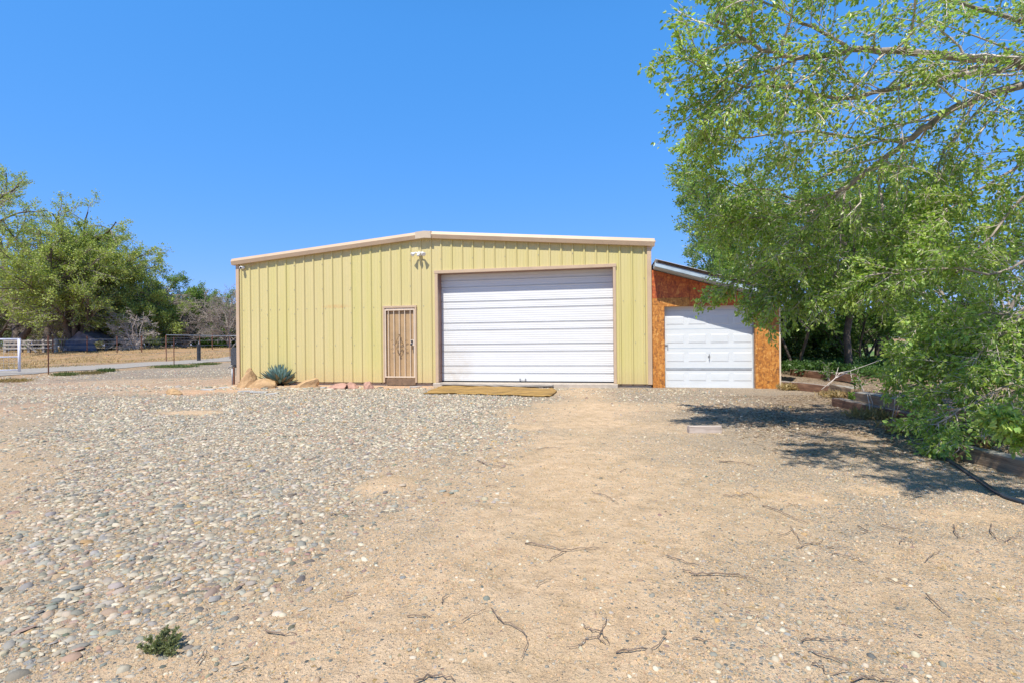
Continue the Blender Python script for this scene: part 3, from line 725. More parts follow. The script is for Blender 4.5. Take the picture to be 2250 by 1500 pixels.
# black mesh unit on the side wall, stub pipe with tap
bx = empty('equipment_box', local(-.06, .6, .50), -TH)
tag(bx, 'black mesh-wrapped equipment box hanging behind the left corner of the yellow building', 'equipment box')
MB().box((-.75, 0, .03), (.03, .6, .62)).build('casing', M['mesh_black'], bx, .03, seg=2)
MB().poly([(-.75, .02, .02), (.03, .02, .02), (.03, .58, .02), (-.75, .58, .02), (-.45, .1, -.07), (-.1, .1, -.07), (-.1, .5, -.07), (-.45, .5, -.07)], [(0, 1, 5, 4), (1, 2, 6, 5), (2, 3, 7, 6), (3, 0, 4, 7), (4, 5, 6, 7)]).build('drain_pan', M['black'], bx)
pp = local(-.10, -.06, 0)
sp = empty('standpipe', (pp.x, pp.y, 0), -TH)
tag(sp, 'short grey and rusty water standpipe by the left corner of the building', 'tap')
MB().box((-.035, .0, -.05), (.0, .04, .52)).build('support_post', M['rust'], sp)
MB().tube([(-.05, -.01, -.05), (-.05, -.01, .5)], .02, 8).build('pipe', M['zinc'], sp, smooth_=True)
MB().tube([(-.05, -.01, .50), (-.05, -.01, .55), (-.10, -.03, .545), (-.15, -.05, .50)], [.024, .026, .02, .018], 8).tube([(-.05, -.01, .56), (-.05, -.01, .58)], .035, 8).build('faucet', M['steel'], sp, smooth_=True)

# ------------------------------------------------------------------ lean-to shed
shed = empty('shed', local(12.225, 0, 0), -TH)
tag(shed, 'orange particle-board lean-to garage with white panelled door and sloping tin roof', 'shed')
SW = 3.0; 
def zr(x): return 3.02 - .298 * x
gl, gr_, gt = .30, 2.46, 2.05
WT = .19
MB().box((.0, 0, -.1), (gl, WT, 2.12)).box((gl, .0, gt + .001), (gl + .0005, WT, gt + .002)).build('wall_panel', M['osb'], shed)
m_ = MB(); m_.box((gr_, 0, -.1), (SW, WT, zr(SW))); m_.build('wall_panel', M['osb'], shed)
# header boards with a seam
hb = MB(); hb.poly([(.0, -.003, 2.29), (.915, -.003, 2.29), (.915, -.003, zr(.915)), (0, -.003, zr(0)), (.0, WT, 2.29), (.915, WT, 2.29), (.915, WT, zr(.915)), (0, WT, zr(0))], [(0, 1, 2, 3), (4, 5, 6, 7), (0, 1, 5, 4), (1, 2, 6, 5), (2, 3, 7, 6), (3, 0, 4, 7)])
hb.build('header_board', M['osb_red'], shed)
hb = MB(); hb.box((gl + .001, -.003, gt + .02), (.915, WT, 2.286)); hb.box((0, -.003, 2.123), (gl, WT, 2.286)); hb.build('header_board', M['osb'], shed)
hb = MB(); hb.poly([(.92, -.003, gt + .02), (gr_ - .001, -.003, gt + .02), (gr_ - .001, -.003, zr(gr_)), (.92, -.003, zr(.92)), (.92, WT, gt + .02), (gr_ - .001, WT, gt + .02), (gr_ - .001, WT, zr(gr_)), (.92, WT, zr(.92))], [(0, 1, 2, 3), (4, 5, 6, 7), (0, 1, 5, 4), (1, 2, 6, 5), (2, 3, 7, 6), (3, 0, 4, 7)])
hb.build('header_board', M['osb_red'], shed)
MB().box((SW + .001, -.01, -.05), (SW + .035, WT, zr(SW))).build('corner_board', M['bar'], shed)
MB().box((0.02, .12, -.1), (.05, 8, 2.9)).box((SW - .03, .12, -.1), (SW, 8, 2.05)).build('side_walls', M['osb'], shed)
# roof
OH = .50
def slab(x0, x1, y0, y1, zo, th): 
    return [(x0, y0, zr(x0) + zo), (x1, y0, zr(x1) + zo), (x1, y1, zr(x1) + zo), (x0, y1, zr(x0) + zo), (x0, y0, zr(x0) + zo + th), (x1, y0, zr(x1) + zo + th), (x1, y1, zr(x1) + zo + th), (x0, y1, zr(x0) + zo + th)]
BF = [(0, 3, 2, 1), (4, 5, 6, 7), (0, 1, 5, 4), (1, 2, 6, 5), (2, 3, 7, 6), (3, 0, 4, 7)]
def corrug():
    V = []; F = []; n = 120
    for j in range(2):
        for i in range(n + 1):
            y = -OH - .06 + i / n * 8.6; x = (.04, SW + .38)[j]
            V.append((x, y, zr(x) + .20 + .010 * math.sin(i * PI / 2)))
    for i in range(n): F.append((i, i + 1, n + 2 + i, n + 1 + i))
    b = len(V); V += [(x, y, z + .006) for x, y, z in V]
    for i in range(n): F.append((b + i, b + n + 1 + i, b + n + 2 + i, b + i + 1))
    for i in range(1): F += [(0, n + 1, b + n + 1, b), (n, 2 * n + 1, b + 2 * n + 1, b + n)]
    MB().poly(V, F).build('roof', M['tin'], shed)
corrug()
MB().poly(slab(.03, SW + .33, -OH, -OH + .035, .03, .10), BF).build('fascia', M['fascia'], shed)
MB().poly(slab(.03, SW + .30, -OH + .036, -.004, .02, .10), BF).build('soffit', M['fascia'], shed)
MB().poly(slab(.10, SW + .30, -OH + .012, -OH + .03, .131, .058), BF).build('gap_shade_strip', M['darkwood'], shed)  # dark strip filling the open gap, stands in for its shade
# panelled door
def panel_door():
    y0 = .145; m_ = MB(); m_.box((gl + .003, y0, -.05), (gr_ - .003, y0 + .04, gt + .06))
    d = m_.build('garage_door', M['door2'], shed)
    cw = (gr_ - gl) / 4
    rows = [(.26, .56 - .0), (.73, 1.02), (1.20, 1.43), (1.62, 1.87)]
    rows = [(.17, .38), (.66, .90), (1.13, 1.36), (1.60, 1.82)]
    for (za, zb) in rows:
        for c in range(4):
            xa = gl + c * cw + .055; xb = gl + (c + 1) * cw - .045; t = .028
            pts = [(xa, y0 - .001, za), (xb, y0 - .001, za), (xb, y0 - .001, zb), (xa, y0 - .001, zb),
                   (xa + t, y0 - .008, za + t), (xb - t, y0 - .008, za + t), (xb - t, y0 - .008, zb - t), (xa + t, y0 - .008, zb - t)]
            MB().poly(pts, [(4, 5, 6, 7), (0, 1, 5, 4), (1, 2, 6, 5), (2, 3, 7, 6), (3, 0, 4, 7)]).build('raised_panel', M['door2'], d)
    for z in (.505, 1.01, 1.49, 1.96): MB().box((gl + .01, y0 - .003, z - .004), (gr_ - .01, y0 - .0005, z + .004)).build('section_joint', M['fascia'], d)
    MB().box((gl + .04, y0 - .008, .475 - .03), (gr_ - .05, y0 - .0035, .53 - .03)).build('stiffener_strip', M['zinc'], d)
    MB().tube([(1.40, y0 - .01, .72), (1.40, y0 - .05, .74), (1.40, y0 - .05, .84), (1.40, y0 - .01, .86)], .009, 6).box((1.375, y0 - .012, .77), (1.425, y0 - .002, .81)).build('handle', M['steel'], d)
    MB().box((gl + .001, y0 - .02, 1.075), (gl + .10, y0 - .006, 1.11)).box((gl + .078, y0 - .024, .985), (gl + .10, y0 - .008, 1.11)).build('latch', M['zinc'], d)
    MB().box((gr_ - .028, y0 - .03, .0), (gr_ - .003, y0 - .002, gt)).build('track', M['zinc'], d)
panel_door()

# ------------------------------------------------------------------ things in front of the building
def carpet():
    edge = [(930, 866), (962, 853), (975, 848), (1040, 850), (1100, 851), (1160, 853), (1200, 856), (1212, 853), (1224, 860), (1216, 868), (1204, 872), (1160, 871), (1110, 869), (1060, 867), (1000, 865), (960, 866)]
    P = [onG(*p) for p in edge]
    bm = bmesh.new(); vs = [bm.verts.new((p.x, p.y, 0)) for p in P]; f = bm.faces.new(vs)
    bmesh.ops.triangulate(bm, faces=[f]); 
    for _ in range(4): bmesh.ops.subdivide_edges(bm, edges=[e for e in bm.edges if e.calc_length() > .14], cuts=1); bmesh.ops.triangulate(bm, faces=bm.faces)
    for v in bm.verts:
        w = mnoise.noise(Vector((v.co.x * 2.2, v.co.y * 9, 3))) * .02 + mnoise.noise(v.co * 7) * .008
        v.co.z = Tz(v.co.x, v.co.y) + .035 + w
    r = bmesh.ops.extrude_face_region(bm, geom=list(bm.faces)); 
    for g in r['geom']:
        if isinstance(g, bmesh.types.BMVert): g.co.z -= .018
    bmesh.ops.recalc_face_normals(bm, faces=bm.faces)
    me = bpy.data.meshes.new('carpet'); bm.to_mesh(me); bm.free(); me.materials.append(M['mat'])
    for p in me.polygons: p.use_smooth = True
    o = bpy.data.objects.new('carpet', me); COL.objects.link(o)
    tag(o, 'crumpled ochre strip of old carpet lying in front of the roll-up door', 'carpet')
carpet()
def plank(name, a, b, w, h, mat, sag=0, n=14, seed=0, twist=0, rough=.006):
    """weathered beam between a and b (centres of the underside), local x along the beam"""
    a = Vector(a); b = Vector(b); L = (b - a).length; d = (b - a).normalized()
    rg = random.Random(seed); V = []; F = []
    prof = [(-.5, 0.03), (-.47, 0), (-.1, -.0), (.47, 0), (.5, .03), (.5, .5), (.5, .96), (.46, 1), (.12, 1.0), (-.2, 1.0), (-.46, 1), (-.5, .96), (-.5, .5)]
    m = len(prof)
    for i in range(n + 1):
        x = L * i / n; sg = sag * math.sin(PI * i / n)
        for (py, pz) in prof:
            j = rough * (mnoise.noise(Vector((x * 2.5, py * 3 + seed, pz * 3))) * 1.6 + rg.uniform(-.4, .4))
            V.append((x + (j * 2 if i in (0, n) else 0), py * w + j, pz * h + j + sg))
    for i in range(n):
        for k in range(m): F.append((i * m + k, i * m + (k + 1) % m, (i + 1) * m + (k + 1) % m, (i + 1) * m + k))
    F.append(tuple(range(m))); F.append(tuple(n * m + k for k in range(m)))
    o = MB().poly(V, F).build(name, mat)
    o.location = a; q = d.to_track_quat('X', 'Z'); o.rotation_mode = 'QUATERNION'; o.rotation_quaternion = q
    return o
a = onG(968, 850); b = onG(1217, 853)
tag(plank('board', (a.x, a.y + .12, .065), (b.x, b.y + .22, .045), .16, .045, M['board'], -.02, seed=4), 'long weathered grey board lying against the roll-up door sill', 'board')

def boulder(name, px, py, w, h, d, mat, label, seed, peak=(0, 0), rot=0, group=None, cat='rock'):
    """angular boulder; w,h,d metres"""
    p = onG(px, py); bm = bmesh.new(); bmesh.ops.create_icosphere(bm, subdivisions=4, radius=1)
    rg = random.Random(seed)
    planes = [(Vector((rg.uniform(-1, 1), rg.uniform(-1, 1), rg.uniform(-.2, 1))).normalized(), rg.uniform(.55, .85)) for _ in range(11)]
    for v in bm.verts:
        c = v.co.copy()
        for nrm, dist in planes:
            k = c.dot(nrm)
            if k > dist: c -= nrm * (k - dist) * .93
        c += c.normalized() * (mnoise.noise(c * 2.3 + Vector((seed, 0, 0))) * .10 + mnoise.noise(c * 7 + Vector((seed, 0, 0))) * .03)
        if c.z > 0: c.x += peak[0] * c.z; c.y += peak[1] * c.z
        v.co = Vector((c.x * w * .6, c.y * d * .6, max(c.z, -.35) * h * 1.5))
    me = bpy.data.meshes.new(name); bm.to_mesh(me); bm.free(); me.materials.append(mat)
    o = bpy.data.objects.new(name, me); COL.objects.link(o); o.location = (p.x, p.y + d * .3, p.z + .03); o.rotation_euler = (0, 0, rot)
    return tag(o, label, cat, group)
gb = 'boulders edging the bed below the yellow wall'
boulder('boulder', 543, 851, .54, .36, .38, M['rock'], 'tall upright tan sandstone boulder at the left corner of the yellow wall', 3, (.08, 0), 0, gb)
boulder('boulder', 575, 852, .86, .20, .42, M['rock'], 'long low tan sandstone boulder in front of the agave', 8, (0, 0), .08, gb)
boulder('boulder', 668, 850, .62, .20, .34, M['rock'], 'wedge-shaped tan boulder right of the agave rising to the right', 12, (.6, 0), 0, gb)
boulder('boulder', 738, 855, .46, .10, .34, M['rock_pink'], 'flat pinkish sandstone rock midway along the yellow wall', 21, (.2, 0), 0, gb)
boulder('boulder', 773, 853, .34, .11, .3, M['rock_pink'], 'small pink slab-like rock between the flat pink rock and the reddish chunk', 27, (0, 0), .3, gb)
boulder('boulder', 808, 854, .32, .15, .3, M['rock_pink'], 'reddish squarish rock chunk just left of the security door', 33, (0, 0), 0, gb)
boulder('boulder', 377, 866, .42, .08, .3, M['rock'], 'low dark-edged rock on the dirt mound well left of the building', 45, (0, 0), 0, gb)
def flagstone(px, py, w, seed, label):
    rg = random.Random(seed); p = onG(px, py); n = 8; V = []; 
    R = [w * .5 * rg.uniform(.7, 1.1) for _ in range(n)]
    for z in (0, .03):
        for k in range(n): V.append((R[k] * math.cos(k * PI / 4) * 1.3, R[k] * math.sin(k * PI / 4) * .8, z + rg.uniform(-.004, .004)))
    F = [tuple(range(n - 1, -1, -1)), tuple(range(n, 2 * n))] + [(k, (k + 1) % n, n + (k + 1) % n, n + k) for k in range(n)]
    o = MB().poly(V, F).build('flagstone', M['slab'], None, .004); o.location = (p.x, p.y, p.z + .0); o.rotation_euler = (rg.uniform(-.05, .05), rg.uniform(-.05, .05), rg.uniform(-.4, .4))
    tag(o, label, 'stone', 'pale flagstones')
for a in [(458, 856, .34, 'pale flagstone farthest left on the dirt before the corner'), (492, 852, .28, 'pale flagstone between the leftmost slab and the standpipe'), (545, 860, .34, 'white flagstone right below the upright boulder'),
          (570, 862, .42, 'grey long flagstone below the low tan boulder'), (596, 866, .30, 'small pale flagstone in front of the low tan boulder'), (704, 852, .26, 'pale flagstone right of the wedge-shaped boulder'),
          (757, 845, .26, 'pale flagstone against the wall behind the pink rocks'), (822, 842, .44, 'wide pale flagstone beside the security door sill'), (913, 850, .26, 'white flagstone at the foot of the security door')]:
    flagstone(a[0], a[1], a[2], int(a[0]), a[3])

def agave():
    c = onG(610, 846); base = empty('agave', (c.x, c.y + .15, c.z - .02)); tag(base, 'spiky blue-green agave rosette against the yellow wall between boulders', 'agave')
    rg = random.Random(5); V = []; F = []; C = []
    def blade(az, el, L, w, col, curl=.15, z0=.06, r0=.05):
        d = Vector((math.cos(az) * math.cos(el), math.sin(az) * math.cos(el), math.sin(el)))
        side = Vector((-math.sin(az), math.cos(az), 0)); nrm = side.cross(d) * -1
        if nrm.z < 0: nrm = -nrm
        p0 = Vector((math.cos(az) * r0, math.sin(az) * r0, z0)); st = len(V); wid = [.55, .85, 1.0, .8, .42, .03]
        for i, wf in enumerate(wid):
            t = i / 5; p = p0 + d * L * t + nrm * (curl * L * t * t) ; ww = w * wf * .5; ch = ww * .55
            for s_, up in ((-1, ch), (-.5, .1 * ch), (0, -ch * .35), (.5, .1 * ch), (1, ch), (0, -ch * .9 - .012 * (1 - t))):
                V.append(tuple(p + side * s_ * ww + nrm * up)); C.append(tuple(x * (1 if t < .93 else .35) for x in col))
        for i in range(5):
            a = st + i * 6
            for k in range(4): F.append((a + k, a + k + 1, a + 6 + k + 1, a + 6 + k))
            F.append((a + 4, a + 5, a + 11, a + 10)); F.append((a + 5, a, a + 6, a + 11))
    n = 104
    for k in range(n):
        t = k / n; az = k * 2.39996; el = math.radians(6 + 76 * t + rg.uniform(-5, 5))
        L = .60 * (1 - .20 * t) * rg.uniform(.88, 1.08); g = rg.uniform(.85, 1.15)
        col = (.20 * g, .31 * g, .27 * g)
        if t < .25 and rg.random() < .25: col = (.30, .24, .13)
        blade(az, el, L, .12 * rg.uniform(.85, 1.1), col, .12, .05 + .12 * t, .05 * (1 - t) + .012)
    fast('rosette', V, F, M['agave'], base, C, False)
    V.clear(); F.clear(); C.clear()
    for k in range(26): blade(rg.uniform(0, 2 * PI), math.radians(rg.uniform(-4, 7)), rg.uniform(.3, .55), .08, (.26 * rg.uniform(.6, 1.2), .13, .07), -.05, .05, .03)
    fast('dead_leaves', V, F, M['agave'], base, C, False)
agave()

# ------------------------------------------------------------------ timbers, block, hose
def timber(a, b, w, h, mat, label, seed, z=0.0, n=16, rough=.007):
    A = Vector(a); B = Vector(b)
    return tag(plank('timber', (A.x, A.y, z), (B.x, B.y, z), w, h, mat, seed=seed, n=n, rough=rough), label, 'timber', 'landscape timbers along the bank')
timber((4.54, 4.88), (4.50, 2.9), .15, .15, M['timber'], 'pale cracked timber at the right edge nearest the camera', 2, -.01)
timber((5.98, 8.30), (5.70, 5.55), .17, .15, M['timber'], 'long grey-topped timber forming the upper course in front of the leafy bush', 5, .15)
timber((5.86, 8.75), (5.62, 5.7), .15, .155, M['timber_red'], 'dark reddish lower timber beneath the long grey-topped one', 9, -.01)
timber((6.98, 10.55), (6.75, 9.55), .15, .24, M['timber'], 'short upright-ended timber stub left of the long stacked timbers', 12, -.01, 8, .012)
timber((6.66, 12.05), (7.05, 10.7), .17, .18, M['timber_red'], 'reddish timber starting at the right corner of the orange shed', 15, -.0)
timber((7.72, 13.3), (7.95, 11.2), .16, .19, M['timber_red'], 'back red-brown timber lying below the ground cover beside the shed', 18, .20)
timber((5.6, 5.50), (6.6, 3.8), .15, .14, M['timber_red'], 'dark timber in shadow behind the nearest pale timber', 21, .02)
p = onG(1516, 951); q_ = onG(1588, 951)
tag(plank('wood_block', (p.x, p.y + .05, p.z - .01), (q_.x, q_.y + .05, q_.z - .01), .09, .10, M['block'], seed=31, n=5, rough=.004), 'small pale weathered wood block alone on the dirt at the shadow edge', 'wood block')
hp = [onG(x, y) for x, y in [(2062, 1003), (2085, 1014), (2108, 1028), (2128, 1042), (2155, 1060), (2185, 1082), (2215, 1097), (2250, 1108), (2290, 1118)]]
tag(MB().tube([(p.x, p.y, p.z + .018) for p in hp], .0165, 10).build('hose', M['hose'], None, smooth_=True), 'black irrigation hose lying on the ground at the right edge', 'hose')

# ------------------------------------------------------------------ fallen twigs
def c5(l): return [(750 + x / 2.308, 850 + y / 2.308) for x, y in l]
def c6(l): return [(1500 + x / 2.308, 850 + y / 2.308) for x, y in l]
def c4(l): return [(x / 2.308, 850 + y / 2.308) for x, y in l]
TW = [
 ([c5([(930, 797), (1040, 815), (1140, 835), (1220, 828), (1310, 822)]), c5([(1140, 835), (1080, 870), (1045, 895)])], 7, 'long forked grey stick on the bare sand right of the picture centre'),
 ([c5([(765, 1140), (800, 1190), (880, 1225), (935, 1265), (945, 1320), (912, 1395)])], 5, 'long thin curved stick bending down toward the bottom centre'),
 ([c5([(1225, 1220), (1270, 1245), (1320, 1250), (1345, 1185)]), c5([(1320, 1250), (1360, 1310)]), c5([(1300, 1280), (1340, 1312)]), c5([(1320, 1250), (1300, 1280), (1240, 1290), (1200, 1330), (1140, 1337)])], 6, 'knotted star-shaped cluster of crossed sticks near the bottom'),
 ([c5([(1395, 1355), (1500, 1345), (1590, 1335), (1650, 1270)])], 6, 'curved stick with a turned-up end right of the star-shaped sticks'),
 ([c5([(615, 1195), (660, 1165), (730, 1140)])], 4, 'short thin stick left of the long curved one'),
 ([c5([(505, 1110), (515, 1080), (545, 1058)])], 5, 'short dark hooked stick near bottom centre among sparse pebbles'),
 ([c5([(330, 1172), (400, 1170), (470, 1170)])], 5, 'straight dark stick lying level near the bottom centre left'),
 ([c5([(370, 1510), (440, 1480), (510, 1478), (575, 1500)])], 8, 'thick arched grey stick cut by the bottom edge of the photo'),
 ([c5([(990, 1025), (1010, 1000), (1060, 980)])], 3.5, 'small pale twig below the long forked grey stick'),
 ([c5([(690, 375), (740, 400), (790, 405), (825, 415)])], 7, 'bent brown stick where pebbles thin out right of the ant hill'),
 ([c5([(790, 385), (875, 400)])], 5, 'short straight stick just above the bent brown stick'),
 ([c5([(1270, 538), (1340, 555), (1380, 580), (1405, 598)])], 5, 'thin arching stick on plain sand right of centre'),
 ([c5([(990, 320), (1060, 310), (1130, 315)])], 6, 'pale long twig on open sand below the carpet strip'),
 ([c5([(-60, 652), (0, 650), (100, 652)])], 6, 'straight pale stick lying level below the ant hill'),
 ([c5([(20, 1075), (75, 1055)])], 6, 'short brown stick among pebbles left of the bottom centre'),
 ([c5([(1410, 435), (1445, 420)])], 6, 'tiny dark stick alone on smooth sand before the wood block'),
 ([c5([(745, 505), (805, 508)])], 6, 'small dark stick at the edge of the pebbles right of the ant hill'),
 ([c5([(1650, 865), (1731, 890)]) + c6([(90, 918)])], 6, 'dark straight stick pointing down to the long split stick'),
 ([c6([(45, 958), (130, 955), (260, 962), (330, 972), (375, 990)]), c6([(0, 935), (60, 950)])], 8, 'long split pale stick lying level in the right foreground'),
 ([c6([(405, 608), (480, 630), (540, 660), (635, 700)])], 7, 'long brown stick slanting down to the right on open sand'),
 ([c6([(545, 720), (580, 760), (600, 800)]), c6([(550, 740), (480, 768)])], 5, 'small T-shaped twig left of the wavy stick'),
 ([c6([(580, 825), (640, 800), (690, 800), (712, 782)])], 5, 'small wavy stick right of the T-shaped twig'),
 ([c6([(885, 708), (940, 738), (900, 748)])], 6, 'short dark stick folded back like a hook on the right sand'),
 ([c6([(1012, 708), (1090, 728), (1165, 745)])], 6, 'straight pale twig slanting below the sandy patches at right'),
 ([c6([(730, 822), (780, 822), (840, 825)])], 6, 'short dark club-like stick at right of the wavy stick'),
 ([c6([(760, 852), (830, 865), (890, 880), (935, 912)])], 5, 'thin curving stick just below the club-like stick'),
 ([c6([(1100, 800), (1115, 780), (1155, 782), (1165, 808)])], 5, 'arched twig like a small bracket on the right gravel'),
 ([c6([(1372, 710), (1385, 750), (1400, 770), (1455, 770)])], 6, 'L-shaped twig on gravel near the right edge'),
 ([c6([(1565, 700), (1560, 740), (1600, 780), (1700, 810)])], 6, 'large looping twig at the far right edge of the gravel'),
 ([c6([(205, 555), (270, 558), (345, 547), (392, 575)])], 7, 'long bowed stick on sand above the long slanting brown stick'),
 ([c6([(185, 382), (260, 384), (330, 395), (375, 410)])], 8, 'brown stick just below the wood block at the shadow edge'),
 ([c6([(1030, 975), (1090, 1003), (1150, 995)])], 5, 'small V-bent twig between pale stones at right'),
 ([c6([(640, 1345), (700, 1370), (780, 1395), (850, 1418)])], 7, 'slender dark stick near the bottom edge right of centre'),
 ([c6([(1235, 1065), (1290, 1120), (1355, 1170)])], 6, 'thin twig slanting steeply in the lower right gravel'),
 ([c6([(1230, 895), (1260, 860), (1310, 835)])], 4, 'pinkish curved twig beneath the bracket-like one'),
 ([c6([(50, 1287), (145, 1298)])], 5, 'short straight dark stick low in the sand left of the lower right corner'),
 ([c6([(535, 598), (605, 612)])], 5, 'short stubby twig above the slanting brown stick on the gravel'),
 ([c6([(600, 1300), (650, 1285), (750, 1295), (800, 1290), (900, 1292)])], 5, 'thin level twig above the slender dark stick near the bottom'),
 ([c6([(655, 1410), (710, 1430), (730, 1470), (850, 1450)])], 5, 'pale zigzag twig touching the bottom right pebbles'),
 ([c6([(860, 1505), (920, 1485), (1010, 1495), (1100, 1510)])], 7, 'brown stick cut by the bottom edge at right'),
 ([c6([(1640, 790), (1670, 768), (1745, 770)])], 5, 'short twig crossing the large looping one at the right edge'),
 ([c6([(1240, 270 + 230), (1290, 520), (1340, 550)])], 5, 'thin dark twig at the lower edge of the tree shadow'),
 ([c4([(1345, 1250), (1420, 1262), (1500, 1262)])], 7, 'plump grey stick on bare sand right of the green weed'),
 ([c4([(1190, 1455), (1260, 1425)])], 5, 'short dark twig close to the bottom left pebbles'),
 ([c4([(1175, 382), (1265, 368)])], 7, 'small dark stick lying on the dense pebbles upper left'),
 ([c4([(1000, 1420), (1030, 1380), (1042, 1340)])], 5, 'crooked dark twig just right of the green weed'),
]
for i, (lines, r, lab) in enumerate(TW):
    rg = random.Random(i); m_ = MB()
    for li, l in enumerate(lines):
        P = [onG(*p) for p in l]; Q = []
        for k in range(len(P) - 1):
            for u in (0, .33, .66): Q.append(P[k].lerp(P[k + 1], u) + Vector((rg.uniform(-1, 1), rg.uniform(-1, 1), 0)) * .0035)
        Q.append(P[-1]); n = len(Q); R0 = r / 1000 * (1 if li == 0 else .75) * (.42 + .05 * Q[0].y)
        m_.tube([(p.x, p.y, Tz(p.x, p.y) + R0 * .8 + .004 + .012 * abs(math.sin(k * 1.3 + i))) for k, p in enumerate(Q)], [R0 * (1 - .6 * k / n) for k in range(n)], 6)
    tag(m_.build('fallen_twig', M['twig'], None, smooth_=True), lab, 'twig', 'dry twigs fallen on the yard')

# ------------------------------------------------------------------ foliage tools
def leaves(name, P, Dr, L, mat, parent, rg, base, var=.25, wid=.5, up=.5, yellow=.15, six=True, drop=0.0):
    """P positions, Dr growth directions, L lengths"""
    n = len(P); d = Dr / np.linalg.norm(Dr, axis=1, keepdims=True)
    d = d + rg.normal(0, .55, (n, 3)); d[:, 2] -= drop; d /= np.linalg.norm(d, axis=1, keepdims=True)
    nr = rg.normal(0, 1, (n, 3)); nr[:, 2] = nr[:, 2] * .6 + up * 1.6
    nr -= d * (nr * d).sum(1, keepdims=True); nr /= np.linalg.norm(nr, axis=1, keepdims=True) + 1e-6
    s = np.cross(d, nr); L = L[:, None]
    w = L * wid * .5
    if six:
        pts = [P, P + d * L * .3 + s * w + nr * w * .35, P + d * L * .68 + s * w * .8 + nr * w * .25, P + d * L - nr * L * .08, P + d * L * .68 - s * w * .8 + nr * w * .25, P + d * L * .3 - s * w + nr * w * .35]
        nv = 6; f = [np.array([[0, 1, 2, 3], [0, 3, 4, 5]])]
    else:
        pts = [P, P + d * L * .45 + s * w, P + d * L, P + d * L * .45 - s * w]
        nv = 4; f = [np.array([[0, 1, 2, 3]])]
    V = np.stack(pts, 1).reshape(-1, 3)
    F = [((np.arange(n) * nv)[:, None, None] + ff[None]).reshape(-1, ff.shape[1]) for ff in f]
    g = rg.uniform(1 - var, 1 + var, (n, 1)); yl = rg.random((n, 1)) * yellow
    c = np.array(base)[None] * g * (1 + yl * np.array([[2.2, .9, .2]]))
    return fast(name, V, F, mat, parent, np.repeat(np.clip(c, .004, .8), nv, 0))
